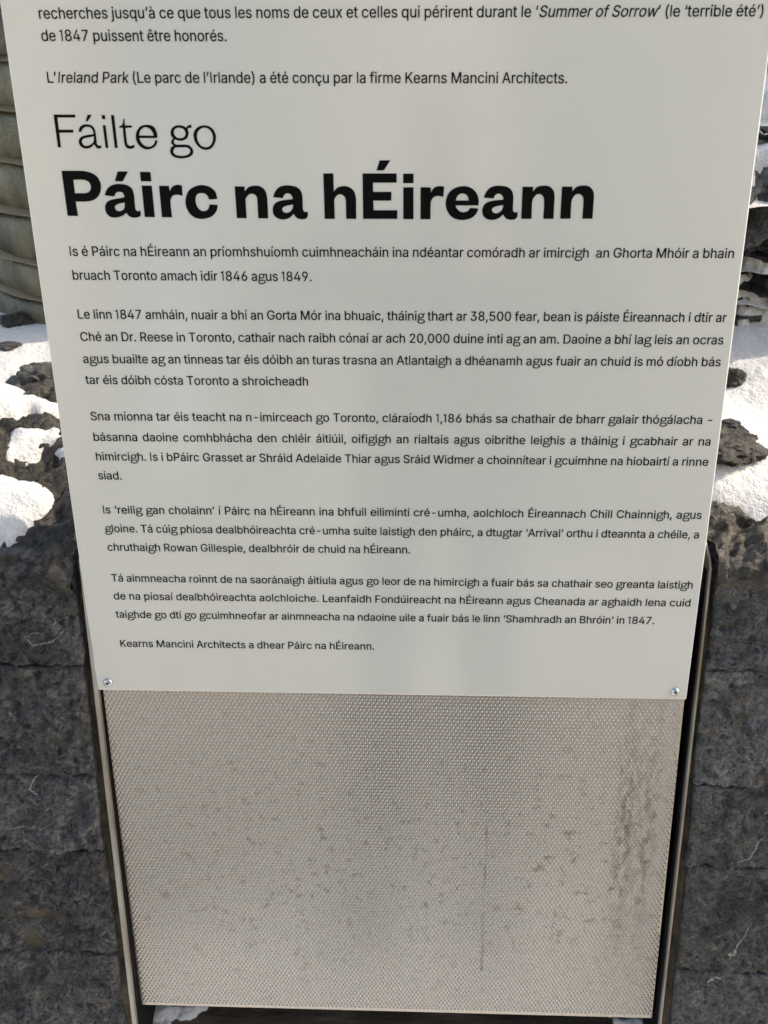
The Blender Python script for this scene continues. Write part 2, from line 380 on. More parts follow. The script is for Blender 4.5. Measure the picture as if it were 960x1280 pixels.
fossil((1, 4, 0), zz_(760, 900, 3.37, [(392, 1030), (415, 1018), (448, 1012)]), .0030)
fossil((1, 2, 0), zz_(760, 900, 3.37, [(650, 380), (674, 374)]), .0022)
fossil((1, 4, 0), zz_(760, 900, 3.37, [(335, 1226), (352, 1222), (365, 1228)]), .0018)

# rubble on the wall tops (world coordinates, parts of the walls)
FINV = FRAME.inverted()
def rub_l(x, y):
    s = .738 + .052 * sstep(.035, .15, y) - .10 * sstep(.31, .42, y + .03 * fbm(x * 6, 2, 2, 2))
    r = noise.ridged_multi_fractal(Vector((x * 9, y * 9, 3.3)), 1., 2.1, 5, 1., 2.) - 1.1
    return s + .020 * fbm(x * 8, y * 8, 7, 5) + .018 * r + .006 * fbm(x * 60, y * 60, 3, 4, .5)
def rub_r(x, y):
    lim = .150 - .055 * sstep(.66, .71, x) + .02 * fbm(x * 14, 5, 5, 3)
    s = .752 + .012 * sstep(.045, .08, y) - .06 * sstep(lim - .01, lim + .03, y)
    r = noise.ridged_multi_fractal(Vector((x * 28, y * 28, 9.3)), .9, 2.1, 5, 1., 2.) - 1.1
    return s + .012 * fbm(x * 16, y * 16, 4, 5) + .011 * r + .003 * fbm(x * 120, y * 120, 3, 4)
def rubble(wall, fz, x0, x1, y0, y1, step, mat):
    xs_ = np.arange(x0, x1, step); ys_ = np.arange(y0, y1, step * .8)
    n = len(xs_); vs = []
    for j, y in enumerate(ys_):
        for i, x in enumerate(xs_):
            yy = y - .006 * fbm(x * 25, y * 25, 1, 3)
            vs.append(FINV @ Vector((x, yy, fz(x, y))))
    fs = [(j * n + i, j * n + i + 1, (j + 1) * n + i + 1, (j + 1) * n + i) for j in range(len(ys_) - 1) for i in range(n - 1)]
    k = len(vs)                                   # skirt down the front
    for i, x in enumerate(xs_): p = FRAME @ vs[i]; vs.append(FINV @ Vector((p.x, p.y + .01, p.z - .06)))
    fs += [(k + i, k + i + 1, i + 1, i) for i in range(n - 1)]
    part('rubble_top', wall, vs, fs, mat, True)
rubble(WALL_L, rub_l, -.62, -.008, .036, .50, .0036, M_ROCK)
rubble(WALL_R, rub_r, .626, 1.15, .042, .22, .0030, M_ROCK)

# snow lying on the left rubble: patches traced on the rock surface
def poly_sd(poly, x, y):
    ins = False; d = 1e9; n = len(poly)
    for i in range(n):
        ax, ay = poly[i]; bx, by = poly[(i + 1) % n]
        if (ay > y) != (by > y) and x < (bx - ax) * (y - ay) / (by - ay) + ax: ins = not ins
        L = (bx - ax) ** 2 + (by - ay) ** 2; tt = max(0, min(1, ((x - ax) * (bx - ax) + (y - ay) * (by - ay)) / L))
        d = min(d, math.hypot(x - ax - tt * (bx - ax), y - ay - tt * (by - ay)))
    return d if ins else -d
def snow_patch(pix, label, z, fz, thick=.012, step=.004):
    poly = [tuple(gp(x, y, z)[:2]) for x, y in pix]
    x0, x1 = min(p[0] for p in poly) - .02, max(p[0] for p in poly) + .02
    y0, y1 = min(p[1] for p in poly) - .02, max(p[1] for p in poly) + .02
    def f(x, y):
        d = poly_sd(poly, x, y) + .008 * fbm(x * 40, y * 40, 4, 5, .6)
        k = sstep(-.004, .022, d) ** .6
        return fz(x, y) * (1 - .0) + thick * k - .014 * (1 - sstep(-.012, .002, d)) + .002 * fbm(x * 30, y * 30, 6, 2)
    o = mesh_obj('snow_patch', *grid(np.arange(x0, x1, step), np.arange(y0, y1, step), f), M_SNOW, smooth=True)
    o['label'] = label; o['category'] = 'snow patch'; o['group'] = 'snow patches on the left rocks'
def rub_smooth(x, y):                             # the rock surface without its fine relief
    s = .738 + .052 * sstep(.035, .15, y) - .10 * sstep(.31, .42, y + .03 * fbm(x * 6, 2, 2, 2))
    r = noise.ridged_multi_fractal(Vector((x * 9, y * 9, 3.3)), 1., 2.1, 2, 1., 2.) - 1.1
    return s + .020 * fbm(x * 8, y * 8, 7, 2) + .012 * r + .002
snow_patch([(-60, 598), (5, 598), (40, 606), (63, 618), (50, 634), (22, 656), (-20, 662), (-60, 655)], 'smooth snow patch lying lowest on the left rocks, nearest the wall face', .775, rub_smooth, .009)
snow_patch([(2, 560), (14, 543), (30, 533), (52, 532), (76, 534), (92, 545), (92, 566), (72, 556), (56, 552), (40, 556), (22, 562), (8, 566)], 'lumpy middle snow patch between dark rocks beside the sign edge', .79, rub_smooth, .006)
snow_patch([(-60, 470), (22, 476), (30, 500), (50, 506), (80, 507), (84, 517), (70, 524), (40, 520), (22, 528), (-60, 530)], 'narrow snow strip across the back of the left rocks', .79, rub_smooth, .014)

# boulders and pebbles poking out of the snow
def boulder(px, py, wpx, hpx, label, mat, seed, z=LEVEL, flat=.45, depth=1., sink=.35, name='rock', group=None):
    c = gp(px, py, z); dist = (c - cam_pos).length; s = wpx / FPX * dist
    bm = bmesh.new(); bmesh.ops.create_icosphere(bm, subdivisions=5, radius=1)
    hh = hpx / FPX * dist / .75
    for v in bm.verts:
        p = v.co.copy(); q = Vector((p.x * s * 8, p.y * s * 8, p.z * s * 8)) + Vector((seed, seed * 2, 0))
        r = 1 + .30 * noise.fractal(p * 1.1 + Vector((seed, 0, 0)), 1, 2, 3) + .26 * (noise.ridged_multi_fractal(p * 2.6 + Vector((0, seed, 0)), 1., 2.1, 4, 1., 2.) - 1) + .03 * noise.fractal(p * 9, 1, 2, 3)
        # broken facets
        v.co = Vector((p.x * r * s / 2, p.y * r * s / 2 * depth, p.z * r * hh / 2))
    me = bpy.data.meshes.new(name); bm.to_mesh(me); bm.free(); me.polygons.foreach_set('use_smooth', [True] * len(me.polygons)); me.materials.append(mat)
    o = bpy.data.objects.new(name, me); COL.objects.link(o); o.location = (c.x, c.y, snow_z(c.x, c.y) - .0 + hh / 2 * (1 - 2 * sink)); o.rotation_euler.z = 0
    return tag(o, label, 'rock', group or 'rocks poking out of the snow')
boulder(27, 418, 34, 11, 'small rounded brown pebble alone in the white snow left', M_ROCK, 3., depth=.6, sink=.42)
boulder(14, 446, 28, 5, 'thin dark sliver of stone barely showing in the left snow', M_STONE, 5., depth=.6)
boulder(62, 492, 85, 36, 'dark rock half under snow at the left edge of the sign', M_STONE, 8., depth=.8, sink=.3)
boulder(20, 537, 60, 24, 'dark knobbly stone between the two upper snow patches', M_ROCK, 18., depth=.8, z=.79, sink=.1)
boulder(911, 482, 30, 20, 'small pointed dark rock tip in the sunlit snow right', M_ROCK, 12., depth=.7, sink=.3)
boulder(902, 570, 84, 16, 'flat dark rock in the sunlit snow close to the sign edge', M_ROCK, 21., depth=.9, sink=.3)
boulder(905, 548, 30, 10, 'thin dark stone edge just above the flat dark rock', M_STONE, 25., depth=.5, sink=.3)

# ---------------------------------------------------------------- stepped outcrop with snow on its ledges (right, behind)
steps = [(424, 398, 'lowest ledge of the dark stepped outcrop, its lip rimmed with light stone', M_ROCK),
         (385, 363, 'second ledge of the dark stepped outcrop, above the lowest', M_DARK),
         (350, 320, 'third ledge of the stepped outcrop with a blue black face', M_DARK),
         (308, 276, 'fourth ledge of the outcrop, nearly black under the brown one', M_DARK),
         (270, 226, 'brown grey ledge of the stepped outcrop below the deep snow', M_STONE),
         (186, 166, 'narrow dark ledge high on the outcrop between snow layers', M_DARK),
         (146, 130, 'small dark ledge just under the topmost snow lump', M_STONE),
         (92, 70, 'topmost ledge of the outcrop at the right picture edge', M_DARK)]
def z_on_ray(px, py, y):                          # height at which the sight line passes the upright plane y
    a_, b_ = gp(px, py, 0.), gp(px, py, .5); k_ = (y - a_.y) / (b_.y - a_.y); return a_.z + (b_.z - a_.z) * k_
def slab(x0, x1, y0, y1, z0, z1, seed, label, mat, cap):
    nx, nz, ny = 230, 16, 18
    vs, fs = [], []
    prof = [(y0, z0 + (z1 - z0) * k / nz) for k in range(nz + 1)] + [(y0 + (y1 - y0) * k / ny, z1) for k in range(1, ny + 1)]
    n = nx + 1
    for (y, z) in prof:
        for i in range(n):
            x = x0 + (x1 - x0) * (i / nx) ** 1.3
            dy = .026 * fbm(x * 10, z * 22, seed, 6, .6) + .026 * (noise.ridged_multi_fractal(Vector((x * 16, z * 42, seed)), .8, 2.1, 5, 1, 2) - 1.)
            dz = .014 * fbm(x * 11, y * 11, seed + 4, 5) - .012 * sstep(.03, 0, x - x0)
            ex = .02 * sstep(.0, .04, x0 + .04 - x) * fbm(y * 20, z * 20, seed, 3)
            vs.append((x + ex, y + dy, z + dz * (1 if z > z0 + .01 else 0)))
    for j in range(len(prof) - 1):
        for i in range(nx): fs.append((j * n + i, j * n + i + 1, (j + 1) * n + i + 1, (j + 1) * n + i))
    k = len(vs)                                    # left end closes down
    ctr = [(x0 + .004, y1, z0)]
    vs += ctr
    for j in range(len(prof) - 1): fs.append((k, j * n, (j + 1) * n))
    o = mesh_obj('rock_ledge', vs, fs, mat, smooth=True); tag(o, label, 'rock ledge', 'ledges of the stepped outcrop')
    def cz(x, y):
        top = z1 + .010 * fbm(x * 11, y * 11, seed + 4, 3)
        lip = y0 + .022 * fbm(x * 8, z1 * 14, seed, 5) + .012
        k_ = sstep(lip - .004, lip + .02, y + .022 * fbm(x * 26, y * 26, seed, 5, .5)) * sstep(x0 + .0, x0 + .025, x)
        return top + cap * k_ - .02 * (1 - k_) + .004 * fbm(x * 20, y * 20, 3, 3)
    return grid(np.arange(x0 - .01, x1, .007), np.arange(y0 - .01, y1, .006), cz)
CV, CF = [], []
lev = []; zc = LEVEL - .005
for (pb, pt, lab, mt_) in steps:
    yf = gp(945, pb, zc).y; zt = z_on_ray(945, pt, yf); lev.append((yf, zc, zt)); zc = zt + .012
for i, ((pb, pt, lab, mt_), (yf, z0, z1)) in enumerate(zip(steps, lev)):
    yb = lev[i + 1][0] + .06 if i + 1 < len(lev) else yf + .5
    vs, fs = slab(.50 if i else .60, 2.1, yf, yb, z0 - .05, z1, i * 3.1 + 2, lab, mt_, .014)
    k = len(CV); CV += vs; CF += [tuple(q + k for q in f) for f in fs]
sc2 = mesh_obj('snow_cover', CV, CF, M_SNOW, smooth=True); tag(sc2, 'snow layers lying on the ledges of the dark outcrop', 'snow', kind='stuff')

def shade_block():  # unseen block, added to cast shade on the stepped outcrop
    bm = bmesh.new(); bmesh.ops.create_cube(bm, size=1); bmesh.ops.subdivide_edges(bm, edges=bm.edges[:], cuts=24, use_grid_fill=True)
    for v in bm.verts:
        p = v.co.copy(); q = Vector((p.x * .7, p.y * 1.7, p.z * 2.3)); n_ = Vector((p.x ** 9, p.y ** 9, p.z ** 9)).normalized() if p.length > 0 else p
        v.co = q + n_ * (.05 * noise.fractal(q * 2.2, 1, 2, 5) + .04 * (noise.ridged_multi_fractal(Vector((q.x * 3, q.y * 3, q.z * 9)), 1, 2, 4, 1, 2) - 1))
    me = bpy.data.meshes.new('limestone_shade_block'); bm.to_mesh(me); bm.free(); me.materials.append(M_DARK)
    o = bpy.data.objects.new('limestone_shade_block', me); COL.objects.link(o); o.location = (2.2, 1.93, 1.0)
    tag(o, 'unseen tall dark limestone block added at the right to shade the stepped outcrop', 'limestone block')
shade_block()

# ---------------------------------------------------------------- stacked glass column (left, behind)
cc = gp(204, 335, LEVEL - .01); RAD = 200 / FPX * (cc - cam_pos).length * .985
col = thing('glass_column', 'round column of stacked greenish grey glass rings standing in snow behind the sign', 'column', world=(cc.x, cc.y, LEVEL - .06))
def ring_mesh(r, z0, z1, seed, nseg=96, bulge=.004, wob=.004):
    prof = [(r - .02, z0), (r - .005, z0), (r, z0 + .004), (r + bulge, (z0 + z1) / 2), (r, z1 - .004), (r - .005, z1), (r - .02, z1)]
    vs, fs = [], []; n = nseg
    for (rr, z) in prof:
        for i in range(n):
            a = 2 * math.pi * i / n; k = wob * fbm(math.cos(a) * 2 + seed, math.sin(a) * 2, seed, 3)
            vs.append(((rr + k) * math.cos(a), (rr + k) * math.sin(a), z + .0035 * fbm(math.cos(a) * 3, math.sin(a) * 3, seed, 3)))
    for j in range(len(prof) - 1):
        for i in range(n): fs.append((j * n + i, j * n + (i + 1) % n, (j + 1) * n + (i + 1) % n, (j + 1) * n + i))
    return vs, fs
z = 0.; rnd = random.Random(4)
for k in range(17):
    hgt = rnd.uniform(.052, .064)
    r_ = RAD * (1 - .026 * k) + rnd.uniform(-.003, .003)
    mesh_obj('glass_ring', *ring_mesh(r_, z, z + hgt - .006, k + 1.), M_GLASS, col, True)
    mesh_obj('joint', *ring_mesh(r_ - .004, z + hgt - .008, z + hgt + .002, k + 50., bulge=.003, wob=.006), M_JOINT, col, True)
    z += hgt
mesh_obj('cap', [(RAD * .54 * math.cos(i * math.pi / 32), RAD * .54 * math.sin(i * math.pi / 32), z) for i in range(64)], [tuple(range(64))], M_GLASS, col)

# ---------------------------------------------------------------- the sign
sign = thing('information_sign', 'large pale grey sign printed in French and Irish above an embossed metal sheet', 'sign', (.305, -.5, -.03))
TOPV = 1.12
vs, fs = box(-.0005, .6105, 0., TOPV, -.0032, 0.)
pn = part('panel', sign, vs, fs, M_PANEL); bevel(pn, .0011, 2)
pn.data.materials.append(M_EDGE); pn.modifiers[0].material = 1
for p in pn.data.polygons:
    if abs(p.normal.z) < .5: p.material_index = 1

def lathe(cu, cv, prof, nseg, squash=1.):
    vs, fs = [], []
    for (r_, w_) in prof:
        for i in range(nseg):
            a = 2 * math.pi * i / nseg; vs.append((cu + r_ * math.cos(a), cv + r_ * math.sin(a) * squash, w_))
    for j in range(len(prof) - 1):
        for i in range(nseg): fs.append((j * nseg + i, j * nseg + (i + 1) % nseg, (j + 1) * nseg + (i + 1) % nseg, (j + 1) * nseg + i))
    fs.append(tuple((len(prof) - 1) * nseg + i for i in range(nseg)))
    return vs, fs
for (cu_, cv_, lab) in ((.0117, .0093, 'dome headed screw in the lower left corner'), (.598, .0093, 'dome headed screw in the lower right corner')):
    s = part('screw', sign, *lathe(cu_, cv_, [(.0048, .0001), (.0048, .0007), (.0044, .0014), (.0036, .0021), (.0026, .0026), (.0019, .0028), (.0017, .0019)], 32), M_SCREW, True); s['label'] = lab
    vs, fs = lathe(cu_, cv_, [(.0018, .0020), (.0016, .0021), (.0001, .0021)], 6)
    mesh_obj('socket', vs, fs, M_SOCK, s)

# lower embossed sheet, its foot standing a little forward
WT, WB = -.0045, .0105
def lw(v): return WT + (WB - WT) * (-v / .44)
def lu(v, side):                                  # left / right border
    k = -v / .43
    return (.0034 - .0004 * k) if side < 0 else (.6098 + .0043 * k)
vs = []
for v in (.012, -.4285):
    for dw in (0, -.003): vs += [(lu(v, -1), v, lw(v) + dw), (lu(v, 1), v - (.0015 if v < 0 else 0), lw(v) + dw)]
fs = [(0, 4, 5, 1), (2, 3, 7, 6), (0, 1, 3, 2), (4, 6, 7, 5), (0, 2, 6, 4), (1, 5, 7, 3)]
emb = part('embossed_sheet', sign, vs, fs, M_EMB)
P_, ROWH, RD, HD = .00457, .00398, .00185, .00125
prof = [(1., 0.), (.72, .52), (.38, .88)]; NS = 8
tv, tf = [], []
for (a, h_) in prof:
    for i in range(NS):
        th = 2 * math.pi * i / NS; tv.append((RD * a * math.cos(th), RD * a * math.sin(th), HD * h_))
tv.append((0, 0, HD)); 
for j in range(2):
    for i in range(NS): tf.append((j * NS + i, j * NS + (i + 1) % NS, (j + 1) * NS + (i + 1) % NS)); tf.append((j * NS + i, (j + 1) * NS + (i + 1) % NS, (j + 1) * NS + i))
for i in range(NS): tf.append((2 * NS + i, 2 * NS + (i + 1) % NS, 3 * NS))
tv = np.array(tv); tf = np.array(tf); ctrs = []
row = 0; v = -.0015
while v > -.4262:
    u = .0055 + (P_ / 2 if row % 2 else 0)
    while u < lu(v, 1) - .0018:
        if u > lu(v, -1) + .0018: ctrs.append((u, v, lw(v) - .00002))
        u += P_
    v -= ROWH; row += 1
ctrs = np.array(ctrs)
AV = (ctrs[:, None, :] + tv[None]).reshape(-1, 3); AF = (np.arange(len(ctrs))[:, None, None] * len(tv) + tf[None]).reshape(-1, 3)
def np_mesh(name, V, F, mat, parent, smooth=True):
    me = bpy.data.meshes.new(name); me.vertices.add(len(V)); me.vertices.foreach_set('co', V.astype('f').ravel())
    me.loops.add(F.size); me.loops.foreach_set('vertex_index', F.astype('i').ravel())
    me.polygons.add(len(F)); me.polygons.foreach_set('loop_start', np.arange(0, F.size, 3, dtype='i')); me.polygons.foreach_set('loop_total', np.full(len(F), 3, dtype='i'))
    me.polygons.foreach_set('use_smooth', np.full(len(F), smooth)); me.update(calc_edges=True); me.validate()
    me.materials.append(mat); o = bpy.data.objects.new(name, me); COL.objects.link(o); o.parent = parent
    return o
bd = np_mesh('raised_dots', AV, AF, M_EMB, emb); bd['kind'] = 'stuff'

# steel cheeks beside the sheets, black housing behind them
def cheek(u0, u1, lab):
    pr = [(-.62, 0), (.143, 0), (.152, -.006), (.166, -.030), (.166, -.13), (-.62, -.13)]
    vs = []
    for u in (u0, u1):
        for (v, w) in pr: vs.append((u, v, w - SL * .95 * v + .001))
    n = len(pr); fs = [tuple(range(n)), tuple(range(2 * n - 1, n - 1, -1))] + [(i + n, (i + 1) % n + n, (i + 1) % n, i) for i in range(n)]
    o = part('side_plate', sign, vs, fs, M_FIN); o['label'] = lab; bevel(o, .0006, 2)
    c_ = box(u1 + .0001, u1 + .0012, -.60, .140, -.10, -.004) if u0 < .3 else box(u0 - .0012, u0 - .0001, -.60, .140, -.10, -.0045)
    vv = [(a, b, c - SL * .95 * b) for a, b, c in c_[0]]
    o2 = mesh_obj('black_lining', vv, c_[1], M_BLACK, o)
cheek(-.0044, .0006, 'left steel side plate, brown stained edge'); cheek(.6190, .6216, 'right steel side plate with a bright chamfered top')
vs, fs = box(.0022, .6170, -.62, .150, -.10, -.045); part('housing', sign, vs, fs, M_BLACK)
for u in (.08, .50):
    vs, fs = box(u, u + .04, .151, TOPV - .04, -.045, -.0034); part('rear_post', sign, vs, fs, M_FIN)
# base below the sheet
vs, fs = [], []
nx, ny = 90, 14
for j in range(ny + 1):
    for i in range(nx + 1):
        p = Vector((.001 + .616 * i / nx, -.23 + .17 * j / ny - .0, OZ - .475 + .004 * fbm(i * .1, j * .3, 2, 4)))
        p.z += .012 * sstep(.35, 1, 1 - j / ny) 
        vs.append(FINV @ p)
for j in range(ny):
    for i in range(nx): a = j * (nx + 1) + i; fs.append((a, a + 1, a + nx + 2, a + nx + 1))
part('base_plate', sign, vs, fs, M_BASE, True)
def basez(x, y): return OZ - .472
for pix, lab in (([(184, 1245), (250, 1250), (262, 1262), (236, 1268), (205, 1282), (186, 1310)], 'small blue white snow patch on the base below the left sheet corner'),
                 ([(765, 1268), (830, 1262), (840, 1290), (800, 1292), (770, 1280)], 'small cream snow crumb on the base below the right sheet corner')):
    snow_patch(pix, lab, OZ - .47, basez, .010, .002)
for o in bpy.data.objects:
    if o.name.startswith('snow_patch') and 'base' in o.get('label', ''): o['group'] = 'snow left on the sign base'

